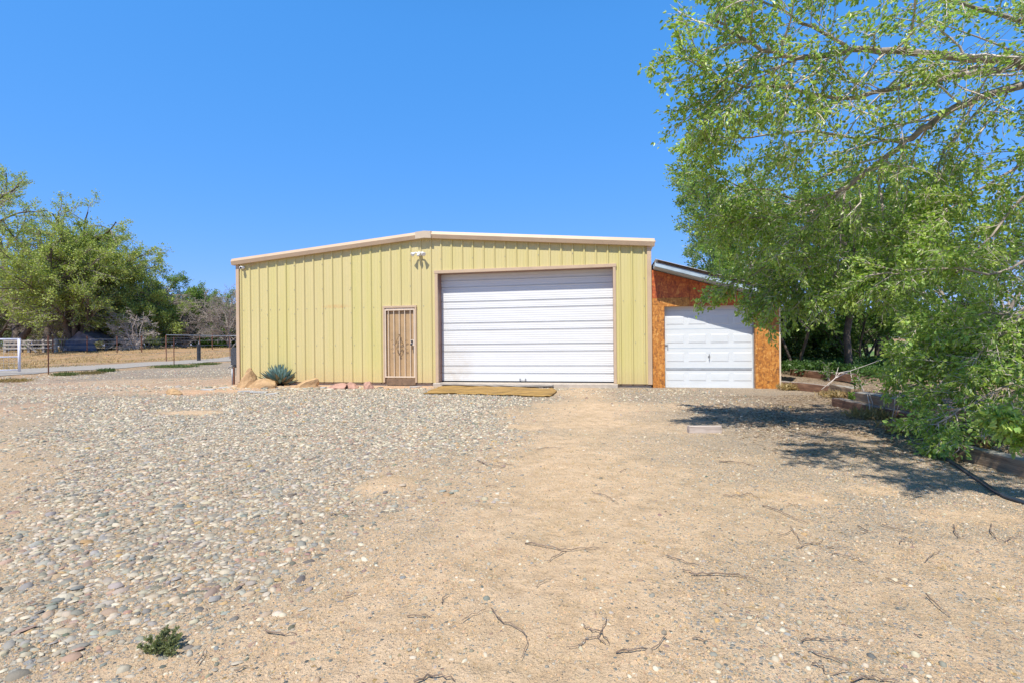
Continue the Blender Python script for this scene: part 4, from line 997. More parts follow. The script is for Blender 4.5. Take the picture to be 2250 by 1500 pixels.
class Grower:
    def __init__(s, seed): s.r = np.random.default_rng(seed); s.paths = []; s.leafP = []; s.leafD = []
    def grow(s, p, d, L, r, lvl, prm):
        n = prm['seg'][lvl]; p = np.array(p, float); d = np.array(d, float); d /= np.linalg.norm(d)
        path = [p.copy()]; dirs = [d.copy()]
        for i in range(n):
            d = d + s.r.normal(0, prm['wig'][lvl], 3); d[2] += prm['lift'][lvl]; d /= np.linalg.norm(d)
            p = p + d * L / n; path.append(p.copy()); dirs.append(d.copy())
        s.child(np.array(path), np.array(dirs), L, r, lvl, prm)
    def child(s, path, dirs, L, r, lvl, prm, t0=None):
        n = len(path) - 1
        s.paths.append((path, r * np.linspace(1, prm.get('tip', .45) if lvl < len(prm['seg']) - 1 else .3, n + 1), lvl))
        last = lvl >= len(prm['seg']) - 1
        if lvl >= prm['leaflvl']:
            m = prm['nleaf']; t = s.r.uniform(.1, 1.0, m) * n; k = np.minimum(t.astype(int), n - 1); u = (t - k)[:, None]
            P = path[k] * (1 - u) + path[k + 1] * u; s.leafP.append(P + s.r.normal(0, prm.get('lj', .01), (m, 3))); s.leafD.append(dirs[k])
        if last: return
        nk = prm['kids'][lvl]; nk = max(1, int(nk * s.r.uniform(.75, 1.25) + .5)); tt0 = prm['t0'][lvl] if t0 is None else t0
        for c in range(nk):
            t = (tt0 + (1 - tt0) * (c + s.r.random()) / nk) * n; k = min(int(t), n - 1); u = t - k
            p = path[k] * (1 - u) + path[k + 1] * u; d = dirs[k]
            q = s.r.normal(0, 1, 3); q -= d * q.dot(d); q /= np.linalg.norm(q)
            a = prm['ang'][lvl] * s.r.uniform(.7, 1.3)
            nd = d * math.cos(a) + q * math.sin(a)
            s.grow(p, nd, L * prm['ratio'][lvl] * (1 - prm.get('sh', .45) * t / n) * s.r.uniform(.7, 1.2), r * prm.get('rk', .5) * (1 - .35 * t / n), lvl + 1, prm)
    def limb(s, pts, r0, r1, prm, lvl=1, t0=.15, Lk=None):
        """a hand-placed limb through the given points, smoothed"""
        P = [np.array(p, float) for p in pts]; out = []
        for i in range(len(P) - 1):
            a = P[max(i - 1, 0)]; b = P[i]; c = P[i + 1]; e = P[min(i + 2, len(P) - 1)]
            for u in np.linspace(0, 1, 5)[:-1]:
                out.append(.5 * (2 * b + (c - a) * u + (2 * a - 5 * b + 4 * c - e) * u * u + (3 * b - a - 3 * c + e) * u ** 3))
        out.append(P[-1]); out = np.array(out); out[1:-1] += s.r.normal(0, .012, out[1:-1].shape)
        dirs = np.gradient(out, axis=0); dirs /= np.linalg.norm(dirs, axis=1, keepdims=True)
        L = np.linalg.norm(np.diff(out, axis=0), axis=1).sum() if Lk is None else Lk
        n0 = len(s.paths); s.child(out, dirs, L, r0, lvl, prm, t0)
        s.paths[n0] = (out, np.linspace(r0, r1, len(out)), lvl)
    def wood(s, name, mat, parent, minr=.0015, lv=None):
        V = []; F = []; b = 0
        for path, rad, lvl in s.paths:
            if lv is not None and lvl not in lv: continue
            n = 8 if lvl == 0 else (6 if lvl == 1 else (4 if lvl == 2 else 3)); m = len(path)
            dirs = np.gradient(path, axis=0); dirs /= np.linalg.norm(dirs, axis=1, keepdims=True) + 1e-9
            ref = np.array([0, 0, 1.]) if abs(dirs[0][2]) < .9 else np.array([1., 0, 0])
            u = np.cross(dirs, ref); u /= np.linalg.norm(u, axis=1, keepdims=True) + 1e-9; w = np.cross(dirs, u)
            a = np.arange(n) * 2 * PI / n; rr = np.maximum(rad, minr)[:, None, None]
            V.append((path[:, None] + rr * (u[:, None] * np.cos(a)[None, :, None] + w[:, None] * np.sin(a)[None, :, None])).reshape(-1, 3))
            i = np.arange(m - 1)[:, None] * n; j = np.arange(n)[None]; j2 = (j + 1) % n
            F.append(np.stack([b + i + j, b + i + j2, b + i + n + j2, b + i + n + j], 2).reshape(-1, 4)); b += m * n
        return fast(name, np.concatenate(V), np.concatenate(F), mat, parent, smooth_=True)
    def foliage(s, name, mat, parent, L, base, nmax=None, **kw):
        P = np.concatenate(s.leafP); Dd = np.concatenate(s.leafD)
        if nmax and len(P) > nmax: k = s.r.choice(len(P), nmax, replace=False); P, Dd = P[k], Dd[k]
        return leaves(name, P, Dd, L * s.r.uniform(.65, 1.25, len(P)), mat, parent, s.r, base, **kw)

def tree(loc, h, seed, label, base=(.10, .17, .035), cat='tree', name='tree', L=.12, stems=1, spread=.55, rtrunk=.16, bark='bark', nleaf=14, kids=(8, 6, 5), lean=(0, 0), group=None,
         flat=0, bare=False, trunk_frac=.30, twig_min=.004, lift=.02, nmax=30000, leafmat='leaf_far', t0=.25, ratio=(.62, .58, .5), wid=.55, yellow=.2):
    z = Tz(loc[0], loc[1]); root = empty(name, (loc[0], loc[1], z)); tag(root, label, cat, group)
    g = Grower(seed)
    prm = dict(seg=[8, 6, 4, 3], wig=[.10, .14, .17, .2], lift=[.02, lift, lift * .5 - flat, -.02 - flat], kids=kids, t0=[t0, .2, .15], ang=[spread * 1.25, .75, .8], ratio=ratio, leaflvl=2 if not bare else 9, nleaf=nleaf, lj=L * .8)
    for k in range(stems):
        a = k * 2.4 + seed; out = .0 if stems == 1 else .32
        d = (lean[0] + out * math.cos(a), lean[1] + out * math.sin(a), 1)
        g.grow((.12 * math.cos(a) * (stems > 1), .12 * math.sin(a) * (stems > 1), -.1), d, h * (.78 if stems == 1 else .72 + .1 * (k % 2)), rtrunk * (1 if stems == 1 else .7), 0, prm)
    g.wood('trunk', M[bark], root, .01, lv=(0, 1))
    if bare: g.wood('crown', M[bark], root, twig_min, lv=(2, 3))
    else:
        c = g.foliage('crown', M[leafmat], root, L, base, nmax, six=False, wid=wid, yellow=yellow)
        g.wood('twigs', M['bark_grey' if leafmat == 'leaf_far' else bark], c, twig_min, lv=(2, 3))
    return root

# ------------------------------------------------------------------ the near tree on the right, its limbs reach into the picture
def near_tree():
    root = empty('elm_tree', (8.3, 5.4, Tz(8.3, 5.4))); tag(root, 'big near elm whose leafy limbs reach in from the right edge over the yard', 'tree')
    off = np.array([8.3, 5.4, Tz(8.3, 5.4)])
    g = Grower(11)
    base = dict(seg=[8, 6, 7, 5], wig=[.08, .10, .11, .14], lift=[0, .0, -.03, -.06], kids=[5, 22, 13], t0=[.3, .06, .08], ang=[.7, .85, .85], ratio=[.5, .55, .46], leaflvl=2, nleaf=9, lj=.022, tip=.4, rk=.30, sh=.55)
    def lm(pix, r0, r1, t0=.1, Lk=None, pre=None, **kw):
        prm = dict(base); kw.pop('nleaf', None); k_ = kw.pop('kids', None); prm.update(kw)
        if k_: prm['kids'] = [5, int(k_[1] * 1.75), 13]
        P = [D(*p) for p in pix]; P = [np.array(p) - off for p in P]
        if pre is not None: P = [np.array(q) for q in pre] + P
        g.limb(P, r0, r1, prm, 1, t0, Lk)
    crown0 = [(0, 0, 2.0)]
    # trunk
    tp = np.array([(0, 0, -.1), (.03, 0, .8), (-.05, .02, 1.6), (-.1, .0, 2.4), (-.15, .05, 3.4), (-.1, .1, 4.6), (0, 0, 6)], float)
    g.paths.append((tp, np.array([.26, .23, .21, .19, .15, .11, .06]), 0))
    # upper limb
    lm([(2330, 170, 6.0), (2250, 140, 5.7), (2150, 128, 5.5), (2000, 118, 5.35), (1870, 112, 5.2), (1750, 128, 5.1), (1650, 100, 5.0), (1570, 45, 4.9)], .062, .012, .12, 3.0, [(-.15, 0, 3.2)], nleaf=13, kids=[5, 17, 6, 4])
    lm([(2250, 140, 5.7), (2120, 165, 5.5), (1980, 190, 5.3), (1850, 215, 5.2), (1700, 190, 5.1), (1590, 180, 5.0), (1510, 130, 5.0)], .035, .006, .2, 2.2, kids=[5, 16, 6, 4], nleaf=13)
    lm([(1760, 125, 5.1), (1680, 165, 5.0), (1600, 215, 5.1), (1545, 265, 5.2)], .014, .004, .1, 1.6, kids=[5, 9, 6, 4])
    lm([(1870, 112, 5.2), (1790, 60, 5.0), (1690, 10, 4.9), (1600, -40, 4.8)], .02, .006, .1, 1.8, kids=[5, 9, 6, 4])
    lm([(2300, 60, 5.6), (2150, 20, 5.4), (1980, -20, 5.2), (1800, -40, 5.0)], .03, .008, .1, 1.7, kids=[5, 8, 5, 4], pre=[(-.1, .1, 4.2)])
    lm([(2420, -40, 6.2), (2280, -60, 6.0), (2100, -90, 5.8), (1900, -120, 5.6)], .03, .008, .1, 1.6, kids=[5, 6, 5, 4], pre=[(-.1, .1, 4.6)])
    # second limb, runs down to the left and divides
    lm([(2340, 165, 6.1), (2250, 190, 5.8), (2150, 215, 5.7), (2060, 262, 5.65), (1990, 312, 5.65), (1930, 362, 5.7), (1860, 410, 5.75), (1810, 455, 5.9), (1775, 490, 6.0)], .056, .022, .06, 2.6, [(-.12, .05, 3.0)], kids=[5, 20, 6, 4], nleaf=12)
    for px in ([(1810, 455, 6.45), (1740, 475, 6.4), (1660, 480, 6.5), (1570, 500, 6.6)], [(1810, 455, 6.45), (1760, 520, 6.4), (1700, 570, 6.6), (1640, 610, 6.8), (1580, 630, 7.0)], [(1775, 490, 6.5), (1770, 560, 6.3), (1740, 620, 6.4), (1690, 670, 6.6)],
               [(1860, 410, 6.4), (1850, 500, 6.2), (1840, 590, 6.2), (1800, 650, 6.3)], [(1930, 362, 6.35), (1940, 470, 6.1), (1960, 570, 6.0), (1930, 650, 6.0)], [(1800, 460, 6.4), (1700, 420, 6.5), (1600, 400, 6.6), (1530, 330, 6.6)]):
        lm(px, .016, .004, .12, 1.75, kids=[5, 15, 7, 4], nleaf=15)
    lm([(1990, 312, 6.3), (1880, 300, 6.2), (1760, 290, 6.0), (1650, 300, 6.0), (1560, 300, 6.0)], .02, .005, .1, 1.7, kids=[5, 15, 7, 4])
    lm([(2150, 215, 6.3), (2080, 330, 6.0), (2040, 430, 6.0), (2000, 520, 6.0)], .02, .005, .1, 1.7, kids=[5, 15, 7, 4])
    lm([(2330, 330, 6.0), (2200, 390, 5.8), (2100, 450, 5.6), (2030, 560, 5.6)], .025, .006, .1, 1.7, kids=[5, 15, 7, 4], pre=[(-.1, 0, 2.6)])
    lm([(2300, 420, 5.6), (2180, 520, 5.4), (2100, 600, 5.3)], .02, .006, .1, 1.5, kids=[5, 9, 6, 4], pre=[(-.1, 0, 2.4)])
    # limbs over the yard, above the picture; their shade falls on the ground at right
    for P_, k in (([(7.4, 4.6, 4.6), (6.0, 3.8, 4.9), (4.6, 3.2, 4.9), (3.4, 2.8, 4.7), (2.3, 2.7, 4.5)], 19), ([(7.6, 4.2, 4.0), (6.2, 3.0, 4.4), (5.0, 2.2, 4.4), (3.9, 1.7, 4.2), (2.6, 1.6, 4.1)], 19), ([(7.8, 4.2, 3.4), (6.6, 2.6, 3.6), (5.2, 1.5, 3.7), (3.8, 1.0, 3.7)], 14), ([(7.2, 4.6, 3.0), (6.2, 3.6, 3.2), (5.6, 3.0, 3.0)], 9),
                  ([(6.6, 4.2, 4.4), (5.0, 3.6, 4.6), (3.6, 3.2, 4.5), (2.4, 3.0, 4.3)], 18), ([(6.6, 3.6, 4.2), (5.2, 2.9, 4.4), (3.8, 2.5, 4.3), (2.5, 2.2, 4.1)], 20), ([(6.6, 3.0, 3.9), (5.4, 2.2, 4.1), (4.2, 1.9, 4.0), (3.1, 1.3, 3.8)], 18)):
        prm = dict(base); prm.update(kids=[5, int(k * 1.5), 14], nleaf=17, sh=.35); g.limb([np.array(q, float) - off for q in [(8.1, 5.4, 3.3)] + P_], .05, .008, prm, 1, .15, 1.9)
    # low limbs hanging in front of the bank
    for px, k in (([(2320, 560, 5.2), (2200, 600, 5.2), (2080, 590, 5.2), (1970, 600, 5.4), (1900, 610, 5.6)], 12), ([(2330, 700, 5.1), (2200, 690, 5.2), (2090, 700, 5.3), (2010, 720, 5.4)], 12), ([(2330, 640, 5.0), (2220, 720, 5.0), (2120, 800, 5.1), (2040, 860, 5.3)], 13),
                  ([(2320, 760, 5.2), (2180, 800, 5.3), (2060, 810, 5.5), (1960, 800, 5.8)], 14), ([(2310, 800, 4.9), (2200, 850, 4.9), (2110, 900, 4.9), (2060, 935, 4.95)], 13), ([(2330, 820, 5.3), (2250, 840, 5.3), (2150, 830, 5.5), (1990, 850, 6.0)], 13)):
        lm(px, .020, .004, .05, 1.45, kids=[5, k + 2, 7, 4], pre=[(-.2, -.1, 1.5)], nleaf=12)
    lm([(2330, 960, 3.6), (2280, 955, 3.6), (2225, 930, 3.6), (2200, 915, 3.6)], .008, .003, .2, .35, kids=[5, 6, 3, 3], nleaf=5)
    g.wood('trunk', M['bark_grey'], root, .01, lv=(0, 1))
    c = g.foliage('crown', M['leaf'], root, .051, (.265, .41, .115), None, six=True, wid=.52, yellow=.30, drop=.25, var=.38, up=.35)
    g.wood('twigs', M['bark_pale'], c, .0024, lv=(2, 3))
near_tree()

# trees behind the shed and on the bank
gB = 'young elms growing beyond the shed and bank'
tree((8.1, 19.0), 8.6, 101, 'pale bushy elm rising behind the orange shed roof', (.19, .30, .11), L=.105, nleaf=26, kids=(13, 8, 6), group=gB, nmax=52000, spread=.62, rtrunk=.12, bark='bark_grey', leafmat='leaf', twig_min=.005, t0=.12)
tree((11.4, 22), 9.5, 102, 'tall elm crown behind the shed between the other two', (.19, .30, .09), L=.11, nleaf=24, kids=(12, 8, 6), group=gB, nmax=45000, rtrunk=.13, bark='bark_grey', leafmat='leaf', twig_min=.005, t0=.15)
tree((8.6, 14.6), 5.6, 103, 'slim elm close beside the right wall of the shed', (.18, .29, .075), L=.085, nleaf=26, kids=(11, 7, 6), group=gB, nmax=34000, rtrunk=.07, stems=2, bark='bark', leafmat='leaf', twig_min=.003, t0=.25, spread=.6)
tree((9.15, 13.1), 6.2, 104, 'dark-trunked elm standing in the ground cover behind the timbers', (.17, .28, .07), L=.085, nleaf=24, kids=(10, 7, 6), group=gB, nmax=32000, rtrunk=.10, bark='bark', leafmat='leaf', twig_min=.003, lean=(-.08, 0), t0=.35)
tree((12.9, 17.2), 7.0, 105, 'multi-stemmed elm with sky showing between its stems', (.18, .29, .075), L=.095, nleaf=24, kids=(9, 7, 6), group=gB, nmax=34000, stems=4, rtrunk=.12, bark='bark', leafmat='leaf', twig_min=.004, t0=.35)
tree((17.8, 18.5), 7.2, 106, 'leafy elm at the far right behind the overhanging limbs', (.18, .29, .075), L=.105, nleaf=24, kids=(11, 7, 6), group=gB, nmax=34000, stems=2, rtrunk=.12, bark='bark_grey', leafmat='leaf', twig_min=.004, t0=.15)
tree((10.8, 15.2), 4.6, 107, 'low sapling between the dark-trunked elm and the multi-stemmed one', (.17, .28, .07), L=.085, nleaf=22, kids=(9, 6, 5), group=gB, nmax=22000, stems=3, rtrunk=.05, bark='bark', leafmat='leaf', twig_min=.003, t0=.1)
tree((27.0, 29), 3.6, 108, 'dark rounded juniper bush beyond the lawn at right', (.03, .05, .025), 'bush', 'juniper_bush', L=.12, nleaf=26, kids=(12, 8, 6), nmax=30000, stems=5, rtrunk=.08, t0=.02, ratio=(.7, .6, .5), spread=.8)
tree((22.5, 33), 3.2, 109, 'second dark juniper bush left of the rounded one beyond the lawn', (.035, .06, .025), 'bush', 'juniper_bush', L=.12, nleaf=24, kids=(10, 7, 6), nmax=20000, stems=4, rtrunk=.08, t0=.02, spread=.8)
for i, (x, y, h, lb) in enumerate([(58, 78, 5, 'bright green far tree leftmost of the row past the lawn'), (66, 80, 6, 'pale far tree in the middle of the row past the lawn'), (78, 82, 6, 'bushy far tree rightmost of the row past the lawn')]):
    tree((x, y), h, 120 + i, lb, (.10, .19, .05), L=.28, nleaf=14, kids=(9, 6, 5), nmax=9000, stems=3, rtrunk=.12, t0=.05, group='far trees past the lawn', twig_min=.01, spread=.8)

def ground_cover():
    rg = np.random.default_rng(77); n = 30000
    x = rg.uniform(7.1, 15.0, n); y = rg.uniform(10.3, 17.0, n)
    hmap = .15 + .45 * fbm(x * 1.1, y * 1.1, 44)
    k = (rg.random(n) < smooth(10.6, 11.8, y + (fbm(x, y, 3) - .5) * 1.5 + (x - 8) * -.10) * smooth(.38, .52, fbm(x * .8, y * .8, 12) + .15)) & (x - bank_edge(y) > .35) & ~((x < 8.3) & (y < 12.6))
    x, y, hmap = x[k], y[k], hmap[k]; z = T(x, y) + hmap * rg.beta(2.5, 1.3, len(x)) * .9
    P = np.stack([x, y, z], 1); Dd = rg.normal(0, 1, (len(x), 3)); Dd[:, 2] = abs(Dd[:, 2]) * .5
    o = leaves('ground_cover', P, Dd, rg.uniform(.05, .10, len(x)), M['leaf'], None, rg, (.08, .16, .045), wid=.6, up=.7, yellow=.1)
    tag(o, 'dark green leafy ground cover under the elms behind the timbers', 'ground cover', kind='stuff')
ground_cover()
for i, (x, y, h, lb) in enumerate([(8.3, 16.5, 1.9, 'shaded shrub right beside the far end of the shed wall'), (9.9, 16.8, 2.1, 'shaded shrub between the slim elm and the dark-trunked one'), (11.5, 17.4, 2.2, 'shaded shrub behind the low sapling'),
                                   (13.6, 15.0, 1.5, 'shrub left of the gap that shows the lawn'), (10.4, 19.5, 2.8, 'taller shrub deep behind the ground cover'), (16.2, 14.2, 1.7, 'shrub behind the hanging low limbs at right')]):
    tree((x, y), h, 140 + i, lb, (.12, .20, .06), 'shrub', 'shrub', L=.09, nleaf=20, kids=(9, 6, 5), nmax=14000, stems=6, rtrunk=.035, t0=.03, spread=.8, group='shrubs under the elms', leafmat='leaf', twig_min=.003)
def treeline(name, x0, x1, y0, y1, h, n, seed, lab, base):
    rg = np.random.default_rng(seed); x = rg.uniform(x0, x1, n); y = rg.uniform(y0, y1, n)
    hm = h * (.45 + .75 * fbm(x * .09, y * .05, seed)) ; z = T(x, y) + hm * rg.beta(1.6, 1.2, n) * (.75 + .35 * fbm(x * .5, y * .2, seed + 2))
    Dd = rg.normal(0, 1, (n, 3)); o = leaves(name, np.stack([x, y, z], 1), Dd, rg.uniform(.5, 1.0, n), M['leaf_far'], None, rg, base, wid=.6, up=.4, six=False)
    tag(o, lab, 'tree line', kind='stuff')
treeline('distant_woods', 60, 260, 120, 150, 9, 40000, 5, 'distant line of trees beyond the lawn on the right', (.12, .19, .07))
treeline('distant_woods', -190, -40, 100, 125, 11, 36000, 6, 'distant line of trees behind the cottonwoods on the left', (.12, .17, .07))
def sapling(px, py, h, n, seed, lab, base=(.12, .22, .04), L=.06, pal=None):
    p = onG(px, py); root = empty('sapling', p); tag(root, lab, 'plant', 'small leafy shoots by the timbers'); g = Grower(seed)
    prm = dict(seg=[5, 3], wig=[.15, .2], lift=[.0, .0], kids=[5], t0=[.2], ang=[.8], ratio=[.5], leaflvl=0, nleaf=6, lj=.01)
    for k in range(n):
        a = g.r.uniform(0, 6.28); g.grow((g.r.normal(0, .03), g.r.normal(0, .03), 0), (.5 * math.cos(a), .5 * math.sin(a), 1), h * g.r.uniform(.6, 1.1), .005, 0, prm)
    g.wood('stems', M['bark_pale'], root, .003); g.foliage('foliage', M['leaf'], root, L, base, six=True, wid=.5)
sapling(1898, 865, .42, 3, 1, 'bright green shoot at the left end of the long grey-topped timber')
sapling(1820, 835, .45, 5, 2, 'leafy shoot behind the short timber stub', (.10, .2, .04))
sapling(1878, 885, .2, 2, 3, 'tiny shoot at the foot of the long stacked timbers')
sapling(2060, 975, .32, 3, 4, 'leafy shoot drooping at the foot of the leafy bush', (.09, .19, .04))
sapling(2035, 965, .25, 2, 7, 'low shoot left of the drooping one below the bush', (.09, .19, .04))
# bare dead branch across the ground cover, dry stalks before the timber
db = MB(); pts = [D(1805, 855, 10.2), D(1835, 830, 10.3), D(1868, 814, 10.5), D(1900, 803, 10.8), D(1935, 790, 11.1)]
db.tube(pts, [.007, .009, .008, .006, .004], 6); db.tube([pts[2], D(1846, 818, 10.3), D(1820, 846, 10.1)], [.01, .008, .004], 5); db.tube([pts[2], D(1873, 838, 10.3)], [.008, .004], 5); db.tube([pts[1], D(1842, 806, 10.4)], [.008, .004], 5)
tag(db.build('dead_branch', M['bark_pale'], None, smooth_=True), 'pale leafless branch leaning over the short timber stub', 'branch')
for (ax, ay, bx_, by, lb) in [(1905, 862, 1911, 915, 'pale dry stalk standing against the left end of the long timber'), (1967, 868, 1958, 925, 'dry stalk pair leaning in the middle of the long timber')]:
    a = D(ax, ay, 7.9 if ax < 1940 else 7.0); b = onG(bx_, by)
    m_ = MB().tube([b, b.lerp(a, .5) + Vector((.02, 0, 0)), a], [.009, .007, .005], 6).tube([b + Vector((.04, 0, 0)), b.lerp(a, .6) + Vector((.07, 0, 0)), a + Vector((.03, 0, 0))], [.006, .005, .003], 5)
    tag(m_.build('dry_stalk', M['bark_pale'], None, smooth_=True), lb, 'stalk', 'dry stalks before the timbers')

# ------------------------------------------------------------------ green weed, tufts
def weed():
    p = onG(352, 1432); root = empty('weed', p); tag(root, 'small dark green weed growing in the pebbles at the lower left', 'plant'); g = Grower(9)
    prm = dict(seg=[6, 4, 2], wig=[.10, .15, .2], lift=[.03, .03, .02], kids=[7, 4], t0=[.2, .2], ang=[.6, .6], ratio=[.42, .45], leaflvl=0, nleaf=12, lj=.002)
    for k in range(20):
        a = k * 2.4; o_ = g.r.uniform(.4, 1.9); g.grow((.01 * math.cos(a), .01 * math.sin(a), 0), (o_ * math.cos(a) + .35, o_ * math.sin(a) * .8, 1), g.r.uniform(.045, .085), .0010, 0, prm)
    g.wood('stems', M['bark'], root, .0007); g.foliage('foliage', M['leaf'], root, .006, (.21, .26, .14), six=False, wid=.6, yellow=.25)
weed()
def tuft(px, py, w, h, seed, lab, base):
    p = onG(px, py); rg = np.random.default_rng(seed); n = int(500 * max(1, w * 1.8))
    x = np.clip(rg.normal(0, w * .25, n), -w * .42, w * .42); y = np.clip(rg.normal(0, w * .18, n), -w * .3, w * .3); P = np.stack([x, y, rg.uniform(0, h * .5, n)], 1)
    Dd = np.stack([rg.normal(0, .5, n), rg.normal(0, .5, n), np.full(n, 1.)], 1)
    o = leaves('grass_tuft', P, Dd, rg.uniform(.4, 1, n) * h, M['leaf_far'], None, rg, base, wid=.18, up=0, six=False); o.location = p
    tag(o, lab, 'grass', 'low tufts along the fence')
for a in [(143, 825, .9, .16, 1, 'grey-green tuft nearest the first fence post', (.13, .17, .07)), (200, 821, 1.0, .13, 2, 'brownish tuft between the two green ones', (.22, .18, .09)), (233, 817, .8, .18, 3, 'dark green tuft by the small white stone', (.09, .14, .05)),
          (385, 807, 2.3, .16, 4, 'wide green tuft at the foot of the second fence post', (.12, .17, .07)), (453, 801, 1.6, .14, 5, 'green tuft farthest right along the gravel drive', (.12, .16, .06)), (27, 838, 1.2, .12, 6, 'straw tuft by the white gate post', (.32, .24, .12))]: tuft(*a)
for a in [(1733, 856, .5, .16, 11, 'straw tuft at the joint of the shed and the reddish timber', (.36, .29, .15)), (1838, 872, .7, .14, 12, 'straw tuft at the foot of the short timber stub', (.34, .27, .15)), (1925, 918, .8, .14, 13, 'straw tuft below the middle of the long timber', (.30, .24, .13)),
          (2010, 950, .8, .16, 14, 'straw tuft under the edge of the leafy bush', (.28, .22, .12)), (2190, 985, .6, .16, 15, 'dry root tangle behind the nearest pale timber', (.26, .2, .13))]: tuft(*a)
# dry grass sprigs in the yard
def sprigs():
    rg = np.random.default_rng(3); n = 900; x, y = frustum_pts(rg, n, 1.6, 8, 1.3)
    k = (fbm(x * 1.5, y * 1.5, 66) > .56) & (x > -1.5); x, y = x[k], y[k]
    m = 14; X = np.repeat(x, m) + rg.normal(0, .02, len(x) * m); Y = np.repeat(y, m) + rg.normal(0, .02, len(x) * m)
    P = np.stack([X, Y, T(X, Y)], 1); Dd = np.stack([rg.normal(0, 1, len(X)), rg.normal(0, 1, len(X)), np.full(len(X), .45)], 1)
    o = leaves('dry_grass', P, Dd, rg.uniform(.015, .045, len(X)), M['litter'], None, rg, (.36, .28, .12), wid=.07, up=.2, six=False)
    tag(o, 'sparse dry straw-coloured grass sprigs in the sand', 'dry grass', kind='stuff')
    # straw on the field beyond the drive
    n = 52000; y = rg.uniform(18, 60, n); x = -rg.uniform(.35, 1.12, n) * y; k = (x < -26.5 + (y - 20) * .1) & (fbm(x * .5, y * .25, 5) > .47); x, y = x[k], y[k]
    P = np.stack([x, y, T(x, y)], 1); Dd = np.stack([rg.normal(0, .5, len(x)), rg.normal(0, .5, len(x)), np.full(len(x), 1.)], 1)
    o = leaves('field_grass', P, Dd, rg.uniform(.06, .22, len(x)), M['litter'], None, rg, (.40, .32, .16), wid=.16, up=0, six=False)
    tag(o, 'dry yellow grass on the field beyond the gravel drive', 'grass', kind='stuff')
sprigs()

# ------------------------------------------------------------------ fences, gate, corral, tarp shelter on the left
def wire(mb, a, b, r=.004, sag=.02, n=6):
    mb.tube([Vector(a).lerp(Vector(b), i / n) - Vector((0, 0, sag * math.sin(PI * i / n))) for i in range(n + 1)], r, 4, False)
def fence(name, pts, h, label, wires, rad=.028, mat='rust', wr=.006):
    root = empty(name, (pts[0][0], pts[0][1], Tz(*pts[0]))); tag(root, label, 'fence'); o0 = root.location
    W_ = [Vector((x, y, Tz(x, y))) - o0 for x, y in pts]
    for p in W_:
        m_ = MB(); m_.box((p.x - rad, p.y - rad * .3, p.z - .1), (p.x + rad, p.y + rad * .3, p.z + h)); m_.box((p.x - rad * .3, p.y - rad * 1.2, p.z - .1), (p.x + rad * .3, p.y - rad * .31, p.z + h)); m_.build('post', M[mat], root)
    m_ = MB()
    for z in wires:
        for a, b in zip(W_[:-1], W_[1:]): wire(m_, a + Vector((0, 0, z)), b + Vector((0, 0, z)), wr)
    m_.build('wire', M['zinc'], root)
fence('wire_fence', [(-20.15, 21.0), (-19.87, 28.4), (-19.7, 36), (-19.5, 44)], 1.66, 'rusty steel post and wire fence along the near side of the drive', [.35, .8, 1.2, 1.5], .024)
fence('wire_fence', [(-60, 44), (-53.3, 46.5), (-45.6, 48), (-42.2, 48), (-38.9, 47.6), (-36.4, 47.5), (-34, 47.5), (-31, 50), (-28.5, 55)], 1.62, 'rusty post and wire fence in front of the far cottonwoods', [.5, 1.0, 1.35], .05, wr=.006)
def rail_fence():
    a = D(365, 736, 36); b = D(505, 738, 40); c = Vector((a.x, a.y, Tz(a.x, a.y)))
    root = empty('pipe_rail', c); tag(root, 'thin silver pipe rail on posts in front of the far green trees', 'fence')
    MB().tube([a - c, b - c, b - c + Vector((4, 1, 0))], .022, 6).build('rail', M['zinc'], root)
    for t in (0, .5, 1):
        p = a.lerp(b, t) - c; MB().tube([(p.x, p.y, Tz(p.x + c.x, p.y + c.y) - c.z - .1), p], .03, 6).build('post', M['rust'], root)
rail_fence()
bp = G(437, 792); MB_ = MB()
root = empty('gate_post', (bp.x, bp.y, Tz(bp.x, bp.y))); tag(root, 'black round gate post beside the gravel drive', 'post')
MB().tube([(0, 0, -.1), (0, 0, 1.25)], .13, 10).build('post', M['black'], root); MB().tube([(0, 0, 1.25), (0, 0, 1.45)], .04, 6).build('pin', M['steel'], root)
def gate():
    P = D(42, 745, 21.4); z0 = Tz(P.x, P.y); root = empty('pipe_gate', (P.x, P.y, z0), math.radians(196)); h = P.z - z0
    tag(root, 'white pipe gate with wire mesh at the left edge beside the drive', 'gate'); w = 2.6
    MB().tube([(0, 0, .12), (0, 0, h)], .05, 10).tube([(w, 0, .12), (w, 0, h)], .05, 10).tube([(-.05, 0, h), (w, 0, h)], .035, 10).tube([(0, 0, h - .77), (w, 0, h - .77)], .028, 8).tube([(0, 0, .2), (w, 0, .2)], .028, 8).build('frame', M['white_paint'], root, smooth_=True)
    m_ = MB()
    for k in range(1, 14): m_.tube([(w * k / 14, .0, .2), (w * k / 14, 0, h)], .004, 4, False)
    for k in range(1, 9): m_.tube([(0, 0, .2 + (h - .2) * k / 9), (w, 0, .2 + (h - .2) * k / 9)], .004, 4, False)
    m_.build('wire_mesh', M['zinc'], root)
gate()
def corral():
    c = D(60, 772, 49); z = Tz(c.x, c.y); root = empty('corral_fence', (c.x, c.y, z)); tag(root, 'weathered grey plank corral under the cottonwood at far left', 'fence')
    for x in (-2.2, -.6, .2, 1.7, 2.9): MB().box((x - .12, -.1, -.1), (x + .12, .1, 1.3)).build('post', M['board'], root, .01)
    for z_ in (1.05, .72, .35): MB().box((-2.3, -.16, z_), (3.0, -.105, z_ + .16)).build('plank', M['board'], root, .006)
    MB().tube([(-.1, -.3, 1.0), (1.3, -.35, .05)], .09, 4).build('brace', M['board'], root)
corral()
